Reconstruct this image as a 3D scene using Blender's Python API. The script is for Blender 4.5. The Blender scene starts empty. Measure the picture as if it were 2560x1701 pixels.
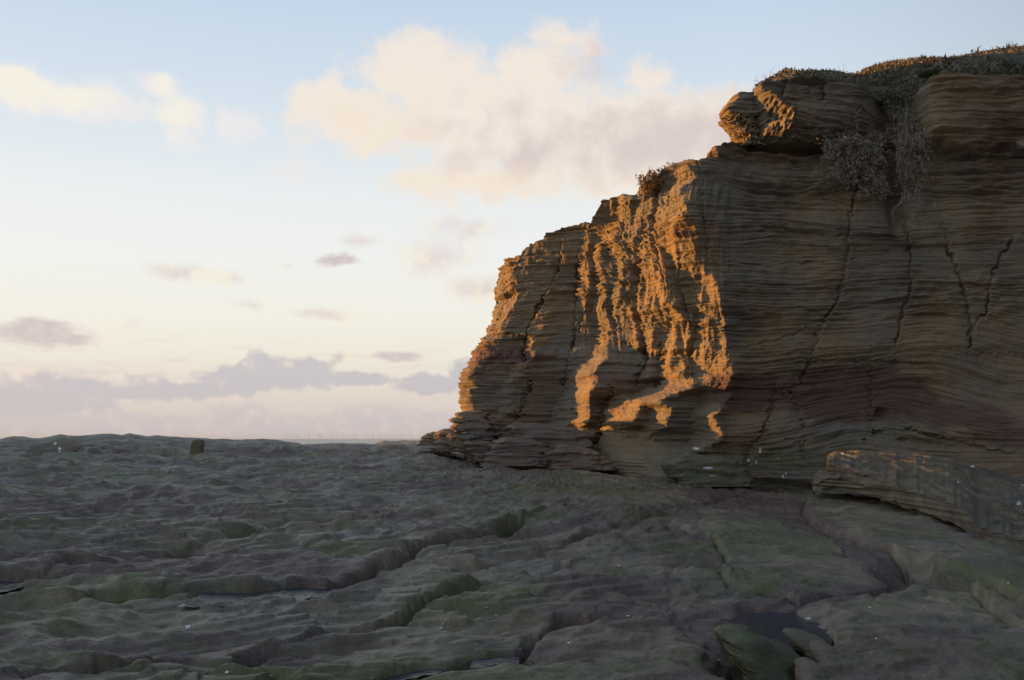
import bpy, math, random
import numpy as np
random.seed(7)
RNG = np.random.default_rng(11)
scn = bpy.context.scene
C = scn.collection

# ------------------------------------------------------------------ camera
FPX, CX, CY = 2489.0, 1280.0, 850.5          # focal length and centre in pixels of the 2560 px wide photograph
PITCH = math.atan(247.0/FPX)
cam = bpy.data.cameras.new('camera'); camo = bpy.data.objects.new('camera', cam); C.objects.link(camo)
cam.sensor_width = 36.0; cam.lens = FPX/2560*36.0
cam.clip_start = 0.1; cam.clip_end = 120000.0
camo.location = (0, 0, 0); camo.rotation_euler = (math.pi/2+PITCH, 0, 0)
scn.camera = camo
SP, CP = math.sin(PITCH), math.cos(PITCH)
def proj(X, Y, Z):
    w = Y*CP+Z*SP; w = np.where(w < 0.05, 0.05, w)
    return CX+FPX*X/w, CY-FPX*(-Y*SP+Z*CP)/w
def unproj(px, py, Y):                         # pixel + distance along y -> point
    u = (px-CX)/FPX; v = (CY-py)/FPX
    dy = CP-v*SP; k = Y/dy
    return u*k, Y, (SP+v*CP)*k

# ------------------------------------------------------------------ exposure, sun, sky
EXPO = 1.0
scn.view_settings.view_transform = 'Standard'; scn.view_settings.look = 'None'
scn.view_settings.exposure = EXPO; scn.view_settings.gamma = 1.0; scn.view_settings.use_curve_mapping = False
SUN_EL, SUN_AZ = math.radians(4.2), math.radians(-69.0)       # azimuth from +y towards +x
sdir = (math.sin(SUN_AZ)*math.cos(SUN_EL), math.cos(SUN_AZ)*math.cos(SUN_EL), math.sin(SUN_EL))
sl = bpy.data.lights.new('sun', 'SUN'); so = bpy.data.objects.new('sun', sl); C.objects.link(so)
sl.energy = 4.5; sl.angle = math.radians(0.9); sl.color = (1.0, 0.44, 0.09)
from mathutils import Vector
so.rotation_euler = Vector(sdir).to_track_quat('Z', 'Y').to_euler()

def lin(c):
    return tuple(((v/255.0)/12.92 if v/255.0 <= .04045 else ((v/255.0+.055)/1.055)**2.4) for v in c)

class NT:                                       # small node-building helper
    def __init__(s, nt): s.nt = nt; s.n = nt.nodes; s.l = nt.links
    def new(s, t, **k):
        n = s.n.new(t)
        for a, b in k.items(): setattr(n, a, b)
        return n
    def put(s, sock, v):
        if isinstance(v, bpy.types.NodeSocket): s.l.new(v, sock)
        elif v is not None: sock.default_value = v
    def math(s, op, a, b=None, c=None, clamp=False):
        n = s.new('ShaderNodeMath', operation=op, use_clamp=clamp)
        s.put(n.inputs[0], a); s.put(n.inputs[1], b); s.put(n.inputs[2], c)
        return n.outputs[0]
    def vec(s, op, a, b=None, c=None, out=0):
        n = s.new('ShaderNodeVectorMath', operation=op)
        s.put(n.inputs[0], a); s.put(n.inputs[1], b); s.put(n.inputs[2], c)
        return n.outputs[1] if op in ('LENGTH', 'DISTANCE', 'DOT_PRODUCT') else n.outputs[0]
    def smooth(s, v, lo, hi, a=0.0, b=1.0):
        n = s.new('ShaderNodeMapRange', interpolation_type='SMOOTHSTEP')
        s.put(n.inputs[0], v)
        for i, q in enumerate((lo, hi, a, b)): s.put(n.inputs[i+1], q)
        return n.outputs[0]
    def mix(s, f, a, b, blend='MIX'):
        n = s.new('ShaderNodeMix', data_type='RGBA', blend_type=blend)
        s.put(n.inputs[0], f); s.put(n.inputs[6], a if not isinstance(a, tuple) else (*a[:3], 1))
        s.put(n.inputs[7], b if not isinstance(b, tuple) else (*b[:3], 1))
        return n.outputs[2]
    def noise(s, v, scale, detail=4, rough=.5, dist=0.0, out=0):
        n = s.new('ShaderNodeTexNoise'); s.put(n.inputs['Vector'], v)
        n.inputs['Scale'].default_value = scale; n.inputs['Detail'].default_value = detail
        n.inputs['Roughness'].default_value = rough; n.inputs['Distortion'].default_value = dist
        return n.outputs[out]
    def ramp(s, f, stops, interp='LINEAR'):
        n = s.new('ShaderNodeValToRGB'); s.put(n.inputs[0], f); r = n.color_ramp; r.interpolation = interp
        r.elements[0].position = stops[0][0]; r.elements[0].color = (*stops[0][1], 1)
        r.elements[1].position = stops[-1][0]; r.elements[1].color = (*stops[-1][1], 1)
        for p, c in stops[1:-1]:
            e = r.elements.new(p); e.color = (*c, 1)
        return n.outputs[0]

world = bpy.data.worlds.new('World'); scn.world = world; world.use_nodes = True
W = NT(world.node_tree)
for n in list(W.n): W.n.remove(n)
def pxdir(px, py):                              # pixel -> azimuth / elevation in degrees
    x, y, z = unproj(px, py, 1.0); r = math.sqrt(x*x+y*y+z*z)
    return math.degrees(math.atan2(x, y)), math.degrees(math.asin(z/r))
DEG = math.degrees(1/FPX)*1.0
def build_sky():
    STR = 0.1
    tc = W.new('ShaderNodeTexCoord').outputs['Generated']
    sx = W.new('ShaderNodeSeparateXYZ'); W.put(sx.inputs[0], tc)
    az = W.math('MULTIPLY', W.math('ARCTAN2', sx.outputs[0], sx.outputs[1]), 57.29578)
    el = W.math('MULTIPLY', W.math('ARCSINE', sx.outputs[2]), 57.29578)
    sky = W.new('ShaderNodeTexSky', sky_type='NISHITA')
    sky.sun_disc = False; sky.sun_elevation = SUN_EL; sky.sun_rotation = SUN_AZ
    sky.air_density = 1.0; sky.dust_density = 0.6; sky.ozone_density = 1.2
    g = [(0.0, (206, 197, 199)), (2.4, (227, 215, 207)), (4.5, (241, 234, 220)), (6.8, (246, 243, 232)),
         (10, (245, 245, 242)), (13.2, (240, 243, 244)), (17.8, (221, 232, 242)), (24.5, (198, 217, 237)),
         (38, (172, 195, 222)), (90, (142, 160, 188))]
    base = W.ramp(W.math('DIVIDE', el, 90.0, clamp=True), [(e/90.0, lin(c)) for e, c in g])
    # away from the sun the sky is bluer and darker
    ca = W.vec('DOT_PRODUCT', tc, (math.sin(SUN_AZ), math.cos(SUN_AZ), 0.0))
    away = W.smooth(ca, 0.15, -0.7)
    hi = W.smooth(el, 2.0, 22.0)
    tint = W.mix(hi, (0.30, 0.26, 0.28), (0.15, 0.195, 0.275))
    base = W.mix(away, base, W.mix(1.0, base, tint, 'MULTIPLY'))
    k = 1.0/(2**EXPO)/STR
    # ---- clouds, laid out on the celestial sphere (azimuth / elevation)
    def plane(dx=0, dy=0):
        c = W.new('ShaderNodeCombineXYZ'); W.put(c.inputs[0], W.math('ADD', az, dx)); W.put(c.inputs[1], W.math('ADD', el, dy))
        return c.outputs[0]
    p = plane()
    wn = W.noise(p, 0.35, 3, .55, 0, 1)
    pw = W.vec('ADD', p, W.vec('MULTIPLY', W.vec('SUBTRACT', wn, (.5, .5, .5)), (2.0, 1.3, 0)))
    def field(p, blobs):
        F = None
        for cx, cy, rx, ry, w in blobs:
            a, e = pxdir(cx, cy); rx, ry = rx*DEG, ry*DEG
            q = W.vec('MULTIPLY_ADD', p, (1/rx, 1/ry, 0), (-a/rx, -e/ry, 0))
            v = W.math('MULTIPLY_ADD', W.vec('LENGTH', q), -w, w)
            F = v if F is None else W.math('SMOOTH_MAX', F, v, 0.25)
        return F
    def fb(p, scale, det=6, rough=.6): return W.math('SUBTRACT', W.noise(p, scale, det, rough), 0.5)
    big = [(900, 300, 230, 100, 1), (820, 255, 130, 70, .9), (1060, 190, 220, 120, 1), (1020, 130, 120, 50, .8), (1250, 300, 380, 170, 1.1), (1350, 170, 170, 80, .9),
           (1500, 400, 360, 110, 1.1), (1650, 320, 280, 100, 1.1), (1400, 100, 120, 60, .45), (1620, 200, 90, 60, .6), (1200, 450, 330, 70, .7), (1880, 320, 260, 100, 1.0), (1700, 420, 300, 80, .9), (1560, 290, 200, 90, .9), (1460, 125, 90, 50, .5)]
    left = [(70, 225, 210, 62, 1.0), (240, 250, 170, 60, .9), (400, 215, 100, 40, .8), (455, 285, 85, 62, .95), (440, 340, 70, 50, .6), (600, 320, 75, 62, .9), (330, 285, 90, 50, .6), (760, 430, 120, 70, .4)]
    wis = [(440, 682, 110, 34, .85), (560, 690, 90, 24, .5), (900, 600, 80, 30, .7), (810, 785, 110, 24, .8), (620, 755, 60, 26, .6), (1090, 640, 150, 70, .75), (1180, 575, 120, 50, .6), (1200, 715, 120, 50, .95), (1130, 560, 120, 45, .5), (310, 810, 70, 24, .35), (730, 655, 40, 16, .5)]
    dark = [(100, 835, 125, 42, 1.0), (190, 850, 60, 25, .6), (845, 650, 62, 24, .8), (1000, 897, 75, 20, .9), (845, 888, 26, 20, .5), (700, 795, 20, 5, .1)]
    bank = [(60, 960, 220, 50, 1.1), (260, 966, 230, 40, 1.1), (420, 976, 230, 24, 1.0), (700, 940, 170, 44, 1.1), (660, 915, 60, 40, .9), (790, 925, 50, 40, .8), (880, 948, 120, 22, .9), (1070, 962, 110, 30, .95), (1160, 930, 50, 40, .8), (0, 1005, 330, 40, .8), (560, 950, 90, 40, .8)]
    low = [(330, 1062, 240, 36, 1.0), (600, 1045, 110, 48, 1.0), (760, 1070, 190, 40, 1.0), (930, 1048, 140, 44, 1.0), (1060, 1060, 110, 44, 1.0), (80, 1070, 220, 40, 1.0), (1250, 1060, 200, 40, .8), (1200, 1092, 1600, 26, .5)]
    n1 = fb(pw, 0.5, 9, .56); n2 = fb(p, 1.7, 5, .6); n3 = fb(W.vec('MULTIPLY', p, (.5, 1.6, 0)), 1.6, 6, .62)
    nsum = W.math('MULTIPLY_ADD', n1, 2.0, W.math('MULTIPLY', n2, 0.9))
    def dens(blobs, amp, lo, hi, nz=nsum, pp=pw):
        return W.smooth(W.math('MULTIPLY_ADD', nz, amp, field(pp, blobs)), lo, hi)
    col = base
    # high haze wisps everywhere, also outside the view
    # big cumulus, cream towards the sun and mauve away from it
    dB = dens(big, .55, -0.04, 0.52)
    n1s = fb(W.vec('ADD', pw, (-1.3, 0.9, 0)), 0.5, 5, .52)
    shade = W.math('SUBTRACT', W.math('MULTIPLY', n1, 1.0), n1s)
    gB = field(pw, [(1650, 350, 380, 110, 1.1), (1350, 400, 280, 80, .8), (1300, 330, 160, 90, .5), (1480, 150, 120, 60, .8), (1850, 330, 260, 90, 1.0), (1120, 330, 80, 60, .3)])
    mB = W.smooth(W.math('ADD', gB, W.math('MULTIPLY', shade, 1.5)), -0.15, 1.0)
    cB = W.mix(mB, lin((251, 237, 222)), lin((224, 206, 200)))
    warm = W.smooth(W.math('ADD', field(pw, [(1180, 480, 420, 80, 1), (1000, 350, 160, 160, .6), (880, 300, 110, 60, .8)]), n1), 0, .7)
    cB = W.mix(W.math('MULTIPLY', warm, .55), cB, lin((252, 232, 205)))
    col = W.mix(W.math('MULTIPLY', dB, .9), col, cB)
    dL = dens(left, .55, 0.0, 0.6)
    cL = W.mix(W.smooth(W.math('MULTIPLY_ADD', shade, 2, field(pw, [(60, 210, 170, 50, 1), (440, 270, 70, 60, .5)])), -.3, .7), lin((243, 238, 238)), lin((254, 246, 228)))
    col = W.mix(W.math('MULTIPLY', dL, .88), col, cL)
    dW = dens(wis, .5, 0.0, 0.8)
    cW = W.mix(W.smooth(W.math('MULTIPLY_ADD', shade, 2.0, W.math('MULTIPLY', n2, 1.0)), -.25, .3), lin((226, 208, 204)), lin((251, 236, 212)))
    col = W.mix(W.math('MULTIPLY', dW, .8), col, cW)
    dD = dens(dark, .45, 0.0, 0.5, W.math('MULTIPLY_ADD', n3, 1.2, n2))
    col = W.mix(W.math('MULTIPLY', dD, .9), col, W.mix(W.smooth(n2, -.2, .25), lin((205, 190, 193)), lin((222, 206, 203))))
    ns = fb(W.vec('MULTIPLY', p, (.35, 3.0, 0)), 0.8, 4, .6)
    st = W.math('MULTIPLY', W.smooth(ns, 0.03, .22), W.math('MULTIPLY', W.smooth(el, .4, 2.0), W.smooth(el, 6.5, 4.2)))
    col = W.mix(W.math('MULTIPLY', st, .45), col, lin((229, 207, 199)))
    nb = W.math('MULTIPLY_ADD', fb(p, .85, 4, .48), 1.5, W.math('MULTIPLY', fb(p, 2.3, 3, .45), .45))
    dK = dens(bank, .8, -0.02, 0.34, nb, p)
    top = field(p, [(60, 925, 240, 38, 1), (260, 940, 200, 26, .9), (660, 905, 60, 26, .4), (470, 950, 70, 20, .5)])
    cK = W.mix(W.smooth(W.math('MULTIPLY_ADD', nb, 1.6, top), 0.1, 1.0), lin((197, 192, 200)), lin((238, 223, 213)))
    col = W.mix(W.math('MULTIPLY', dK, .86), col, cK)
    dQ = dens(low, 1.0, 0.0, 0.42, nb, p)
    cQ = W.mix(W.smooth(nb, -.1, .45), lin((198, 192, 199)), lin((228, 213, 206)))
    col = W.mix(W.math('MULTIPLY', dQ, .6), col, cQ)
    # outside the view: the same broken evening cloud goes on
    out = W.smooth(W.math('ABSOLUTE', W.math('ADD', az, 2.0)), 36, 52)
    no = fb(W.vec('MULTIPLY', tc, (1, 1, 2.2)), 2.2, 5, .6)
    do = W.math('MULTIPLY', W.smooth(no, 0.04, .2), W.math('MULTIPLY', out, W.smooth(el, 0, 5)))
    co = W.mix(away, lin((240, 222, 208)), lin((140, 132, 142)))
    col = W.mix(W.math('MULTIPLY', do, .6), col, co)
    # mild share of the physical sky
    col = W.vec('SCALE', col); col.node.inputs['Scale'].default_value = k
    col = W.mix(0.06, col, sky.outputs[0])
    below = W.smooth(sx.outputs[2], -0.02, -0.002)
    col = W.mix(below, tuple(x*k*.5 for x in lin((190, 180, 186))), col)
    bg = W.new('ShaderNodeBackground'); W.put(bg.inputs[0], col); bg.inputs[1].default_value = STR
    o = W.new('ShaderNodeOutputWorld'); W.l.new(bg.outputs[0], o.inputs[0])
build_sky()
world.cycles.sampling_method = 'MANUAL'; world.cycles.sample_map_resolution = 512

# ------------------------------------------------------------------ noise and helpers
PERM = np.random.default_rng(3).permutation(4096).astype(np.int32)
GA = (np.random.default_rng(4).random(4096)*2*np.pi).astype(np.float32); GC, GS = np.cos(GA), np.sin(GA)
def perlin(x, y, seed=0):
    x = np.asarray(x, np.float64)+seed*17.31; y = np.asarray(y, np.float64)+seed*9.77
    xi = np.floor(x); yi = np.floor(y)
    fx = (x-xi).astype(np.float32); fy = (y-yi).astype(np.float32)
    xi = xi.astype(np.int32) & 4095; yi = yi.astype(np.int32) & 4095
    def g(a, b, dx, dy):
        h = PERM[(PERM[a & 4095]+b) & 4095]
        return GC[h]*dx+GS[h]*dy
    u = fx*fx*fx*(fx*(fx*6-15)+10); v = fy*fy*fy*(fy*(fy*6-15)+10)
    a = g(xi, yi, fx, fy); b = g(xi+1, yi, fx-1, fy); c = g(xi, yi+1, fx, fy-1); d = g(xi+1, yi+1, fx-1, fy-1)
    return ((a+(b-a)*u)+((c+(d-c)*u)-(a+(b-a)*u))*v)*1.5
def fbm(x, y, o=4, seed=0, gain=.5):
    r = 0; a = 1.0; f = 1.0
    for i in range(o):
        r = r+a*perlin(x*f, y*f, seed+i*3); a *= gain; f *= 2.03
    return r
def ridged(x, y, o=3, seed=0):
    r = 0; a = 1.0; f = 1.0
    for i in range(o):
        r = r+a*(0.5-np.abs(perlin(x*f, y*f, seed+i*5))*1.6); a *= .5; f *= 2.1
    return r
def cells(x, y, seed=0):                        # distance to the nearest jittered point (pits)
    xi = np.floor(x); yi = np.floor(y); best = np.full(np.shape(x), 9.0, np.float32)
    for dx in (-1, 0, 1):
        for dy in (-1, 0, 1):
            a = (xi+dx).astype(np.int32); b = (yi+dy).astype(np.int32)
            h = PERM[(PERM[(a+seed*7) & 4095]+b) & 4095]; h2 = PERM[(h+911) & 4095]
            px = xi+dx+(h/4096.0); py = yi+dy+(h2/4096.0)
            best = np.minimum(best, ((px-x)**2+(py-y)**2).astype(np.float32))
    return np.sqrt(best)
def sst(v, lo, hi):
    t = np.clip((v-lo)/(hi-lo), 0, 1); return t*t*(3-2*t)
def polyd(px, py, poly, pad=60, sy=1.0):
    """distance to a polyline and signed side (positive above the line in the photograph)"""
    shp = px.shape; D = np.full(shp, 1e4, np.float32); S = np.zeros(shp, np.float32)
    P = np.array(poly, float)
    m = (px > P[:, 0].min()-pad) & (px < P[:, 0].max()+pad) & (py > P[:, 1].min()-pad) & (py < P[:, 1].max()+pad)
    if not m.any(): return D, S
    x = px[m]; y = py[m]; d = np.full(x.shape, 1e4); s = np.zeros(x.shape)
    for (x0, y0), (x1, y1) in zip(P[:-1], P[1:]):
        ex, ey = x1-x0, y1-y0; L = ex*ex+ey*ey
        t = np.clip(((x-x0)*ex+(y-y0)*ey)/L, 0, 1)
        dx = x-(x0+t*ex); dy = (y-(y0+t*ey))*sy
        q = np.sqrt(dx*dx+dy*dy); c = ex*(y-y0)-ey*(x-x0)
        k = q < d; d = np.where(k, q, d); s = np.where(k, -np.sign(c), s)
    D[m] = d; S[m] = s*d
    return D, S
def inpoly(px, py, poly):
    r = np.zeros(px.shape, bool); n = len(poly)
    for i in range(n):
        x0, y0 = poly[i]; x1, y1 = poly[(i+1) % n]
        if y0 == y1: continue
        c = ((y0 > py) != (y1 > py)) & (px < (x1-x0)*(py-y0)/(y1-y0)+x0)
        r ^= c
    return r
def smooth_poly(pts, it=3):
    P = [np.array(p, float) for p in pts]
    for _ in range(it):
        Q = [P[0]]
        for a, b in zip(P[:-1], P[1:]): Q += [a*.75+b*.25, a*.25+b*.75]
        Q.append(P[-1]); P = Q
    return np.array(P)
def blur(a, n, axis):
    if n < 1: return a
    k = 2*n+1
    for _ in range(2):
        p = [(0, 0)]*a.ndim; p[axis] = (n+1, n)
        b = np.pad(a, p, mode='edge'); c = np.cumsum(b, axis=axis, dtype=np.float64)
        sl1 = [slice(None)]*a.ndim; sl2 = [slice(None)]*a.ndim
        sl1[axis] = slice(k, None); sl2[axis] = slice(0, -k)
        a = (c[tuple(sl1)]-c[tuple(sl2)])/k
    return a
def grid_mesh(name, X, Y, Z, mat, attrs=None, vec=None, parent=None, wrap=False, shade=True):
    r, c = X.shape
    co = np.stack([X, Y, Z], -1).reshape(-1, 3).astype(np.float32)
    I = np.arange(r*c).reshape(r, c)
    if wrap: I = np.concatenate([I, I[:, :1]], 1)
    q = np.stack([I[:-1, :-1], I[:-1, 1:], I[1:, 1:], I[1:, :-1]], -1).reshape(-1, 4)
    me = bpy.data.meshes.new(name)
    me.vertices.add(len(co)); me.vertices.foreach_set('co', co.ravel())
    me.loops.add(q.size); me.loops.foreach_set('vertex_index', q.ravel().astype(np.int32))
    me.polygons.add(len(q)); me.polygons.foreach_set('loop_start', (np.arange(len(q))*4).astype(np.int32))
    me.update(calc_edges=True); me.validate()
    if shade: me.polygons.foreach_set('use_smooth', np.ones(len(me.polygons), bool))
    for k, v in (attrs or {}).items():
        a = me.attributes.new(k, 'FLOAT', 'POINT'); a.data.foreach_set('value', np.ascontiguousarray(v, dtype=np.float32).ravel())
    for k, v in (vec or {}).items():
        a = me.attributes.new(k, 'FLOAT_VECTOR', 'POINT'); a.data.foreach_set('vector', np.ascontiguousarray(v, dtype=np.float32).ravel())
    me.materials.append(mat)
    o = bpy.data.objects.new(name, me); C.objects.link(o)
    if parent: o.parent = parent
    return o
def tri_mesh(name, V, F, mat, parent=None, smooth=False):
    me = bpy.data.meshes.new(name); me.from_pydata([tuple(v) for v in V], [], F); me.update()
    if smooth: me.polygons.foreach_set('use_smooth', np.ones(len(me.polygons), bool))
    me.materials.append(mat); o = bpy.data.objects.new(name, me); C.objects.link(o)
    if parent: o.parent = parent
    return o
def tag(o, label=None, cat=None, group=None, kind=None):
    if label: o['label'] = label
    if cat: o['category'] = cat
    if group: o['group'] = group
    if kind: o['kind'] = kind
    return o
def empty(name, loc, label, cat, group=None):
    o = bpy.data.objects.new(name, None); C.objects.link(o); o.location = loc; o.empty_display_size = .1
    return tag(o, label, cat, group)

# ------------------------------------------------------------------ materials
def mat_rock(name, tan, grey, red, green, fine=1.0, rough=.9, stripes=True):
    m = bpy.data.materials.new(name); m.use_nodes = True; N = NT(m.node_tree)
    b = N.n['Principled BSDF']; b.inputs['Roughness'].default_value = rough
    b.inputs['Specular IOR Level'].default_value = .25
    pos = N.new('ShaderNodeNewGeometry').outputs['Position']
    def at(k): return N.new('ShaderNodeAttribute', attribute_name=k)
    bed = at('bedco').outputs['Vector']
    big = N.noise(pos, .7, 5, .6)
    col = N.mix(N.smooth(big, .4, .62), tan, grey)
    if stripes:
        ln = N.noise(N.vec('MULTIPLY', bed, (1.1, 26.0, 1)), 1.0, 5, .65)
        col = N.mix(N.smooth(ln, .35, .65), N.mix(1.0, col, (.80, .77, .73), 'MULTIPLY'), col)
        l2 = N.noise(N.vec('MULTIPLY', bed, (.35, 5.0, 1)), 1.0, 4, .6)
        col = N.mix(N.math('MULTIPLY', N.smooth(l2, .5, .68), .3), col, N.mix(.4, col, red))
    if not stripes:
        l3 = N.noise(N.vec('MULTIPLY', bed, (.9, 4.2, 1.5)), 1.0, 6, .66)
        col = N.mix(1.0, col, N.ramp(l3, [(.3, (.58, .56, .56)), (.5, (1, .99, .97)), (.7, (1.35, 1.35, 1.33))]), 'MULTIPLY')
    ra = N.math('MULTIPLY', N.smooth(N.math('ADD', at('red').outputs['Fac'], N.math('MULTIPLY_ADD', N.noise(N.vec('MULTIPLY', bed, (1.0, 4.0, 1)), 1.6, 6, .6), 1.2, -.6)), .3, .75), .9)
    col = N.mix(ra, col, red)
    ga = N.smooth(N.math('ADD', at('green').outputs['Fac'], N.math('MULTIPLY_ADD', N.noise(pos, 5.0, 6, .65), 1.3, -.65)), .3, .85)
    col = N.mix(N.math('MULTIPLY', ga, .8), col, green)
    sp = N.noise(pos, 38*fine, 4, .7)
    col = N.mix(1.0, col, N.ramp(sp, [(.25, (.68, .68, .68)), (.5, (1, 1, 1)), (.75, (1.22, 1.2, 1.16))]), 'MULTIPLY')
    wa = N.smooth(N.math('ADD', at('white').outputs['Fac'], N.math('MULTIPLY_ADD', N.noise(pos, 30, 3, .6), .9, -.45)), .45, .6)
    col = N.mix(wa, col, (.62, .64, .66))
    N.put(b.inputs['Base Color'], col)
    wet = N.smooth(at('wet').outputs['Fac'], .2, .8, rough, .34)
    N.put(b.inputs['Roughness'], wet)
    h = N.math('ADD', N.math('MULTIPLY', N.noise(N.vec('MULTIPLY', bed, (7.0, 34.0, 7) if stripes else (3.0, 11.0, 6.0)), 1.0, 5, .65), .022 if stripes else .05),
               N.math('MULTIPLY', N.noise(pos, 26*fine, 5, .68), .014/fine))
    bp = N.new('ShaderNodeBump'); bp.inputs['Strength'].default_value = .8; bp.inputs['Distance'].default_value = 1.0
    N.put(bp.inputs['Height'], h); N.put(b.inputs['Normal'], bp.outputs[0])
    return m
M_CLIFF = mat_rock('sandstone', (.285, .215, .135), (.21, .187, .15), (.14, .080, .066), (.115, .112, .06))
M_SHELF = mat_rock('shelf_rock', (.212, .176, .118), (.158, .134, .106), (.130, .088, .074), (.118, .124, .050), rough=.52, stripes=False)
M_SLAB = mat_rock('slab_rock', (.19, .15, .10), (.155, .13, .10), (.14, .09, .08), (.11, .12, .068), stripes=False)
M_BOULD = mat_rock('boulder_rock', (.24, .18, .125), (.18, .155, .13), (.17, .10, .085), (.11, .11, .07))
M_GREENB = mat_rock('weedy_rock', (.075, .078, .035), (.06, .062, .035), (.08, .07, .055), (.055, .078, .02), rough=.6, stripes=False)
def mat_plain(name, col, rough=.8, col2=None, scale=6.0, spec=.3, trans=0.0):
    m = bpy.data.materials.new(name); m.use_nodes = True; N = NT(m.node_tree); b = N.n['Principled BSDF']
    b.inputs['Roughness'].default_value = rough; b.inputs['Specular IOR Level'].default_value = spec
    pos = N.new('ShaderNodeNewGeometry').outputs['Position']
    N.put(b.inputs['Base Color'], N.mix(N.smooth(N.noise(pos, scale, 4, .6), .35, .65), col, col2 or tuple(c*.6 for c in col)))
    return m
M_LEAF = mat_plain('dry_leaf', (.36, .30, .24), .8, (.22, .20, .14), 7)
M_HEATH = mat_plain('heath_leaf', (.27, .24, .19), .85, (.13, .135, .08), 2.2)
M_HBROWN = mat_plain('heath_brown', (.15, .11, .075), .85, (.09, .075, .045), 5)
M_TWIG = mat_plain('grey_twig', (.46, .40, .35), .8, (.15, .12, .10), 20)
M_DTWIG = mat_plain('dark_twig', (.11, .075, .05), .8, (.07, .05, .035), 20)
M_ORLEAF = mat_plain('sunlit_orange_leaf', (.42, .25, .10), .8, (.24, .17, .06), 12)  # orange glow of the low sun is put into this leaf colour
M_GRASS = mat_plain('grass', (.07, .10, .03), .8, (.045, .065, .02), 9)
M_SOIL = mat_plain('peaty_soil', (.09, .07, .045), .95, (.05, .05, .028), 3)
M_SHELL = mat_plain('shell_white', (.72, .74, .76), .5, (.5, .52, .55), 60)
M_TURB = mat_plain('turbine_paint', (.50, .49, .50), .6, (.48, .47, .48), 1)
def mat_water(name, col, rough, scale, bump, spec=.5):
    m = bpy.data.materials.new(name); m.use_nodes = True; N = NT(m.node_tree); b = N.n['Principled BSDF']
    b.inputs['Base Color'].default_value = (*col, 1); b.inputs['Roughness'].default_value = rough
    b.inputs['IOR'].default_value = 1.33; b.inputs['Specular IOR Level'].default_value = spec
    pos = N.new('ShaderNodeNewGeometry').outputs['Position']
    bp = N.new('ShaderNodeBump'); bp.inputs['Strength'].default_value = 1; bp.inputs['Distance'].default_value = 1
    N.put(bp.inputs['Height'], N.math('MULTIPLY', N.noise(pos, scale, 4, .6), bump)); N.put(b.inputs['Normal'], bp.outputs[0])
    return m
M_POOL = mat_water('pool_water', (.035, .038, .05), .2, 14.0, .014, .3)
M_SEA = mat_water('sea_water', (.10, .09, .09), .3, .35, .12)

# ------------------------------------------------------------------ the sea
V = [(-60000, -3000, -3.3), (60000, -3000, -3.3), (60000, 70000, -3.3), (-60000, 70000, -3.3)]
tag(tri_mesh('sea', V, [(0, 1, 2, 3)], M_SEA), kind='structure')

# ------------------------------------------------------------------ the rock shelf
def interp(x, pts): return np.interp(x, [p[0] for p in pts], [p[1] for p in pts])
RIDGE = [(-900, 1040), (-300, 1092), (0, 1098), (40, 1091), (75, 1094), (100, 1097), (130, 1092), (160, 1087), (210, 1089), (280, 1084), (310, 1088), (330, 1084), (370, 1091), (400, 1089), (450, 1092), (540, 1097), (600, 1100), (650, 1098), (700, 1101), (745, 1108), (760, 1113), (790, 1109), (850, 1108), (935, 1109), (960, 1103), (1045, 1101), (1060, 1096), (1120, 1094), (1300, 1100), (2600, 1100)]
def base_ground(X, Y):
    d = np.sqrt(X*X+Y*Y)
    right = interp(d, [(0, -1.52), (6, -1.45), (10, -1.32), (15, -1.16), (20, -.97), (25, -.85), (40, -.8), (60, -2.6), (90, -4.5)])
    px = CX+FPX*X/np.maximum(Y, .5)
    ry = interp(px, RIDGE); zr = -(ry-1097.6)/FPX*30.0
    left = interp(d, [(0, -1.52), (6, -1.46), (10, -1.30), (15, -1.02), (20, -.72), (24, -.44), (27, -.20), (30, 0.0), (33, -.05), (40, -.7), (60, -3.0), (90, -5)])
    left = left+zr*sst(d, 26.5, 30)*(1-sst(d, 33, 40))*(Y > 5)
    w = sst(X, 0.5, 4.5)
    z = left*(1-w)+right*w
    # unseen low bank added beyond the left edge to shade the foreground
    bank = sst(-X, 17.0, 23.5)*(1-sst(-X, 30, 44))*sst(Y, -12, 0)*(1-sst(Y, 34, 44))
    return z+bank*(1.80+.2*(1-sst(Y, 29.3, 31))-z+.12*perlin(Y*.3, X*.3, 5))
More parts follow.
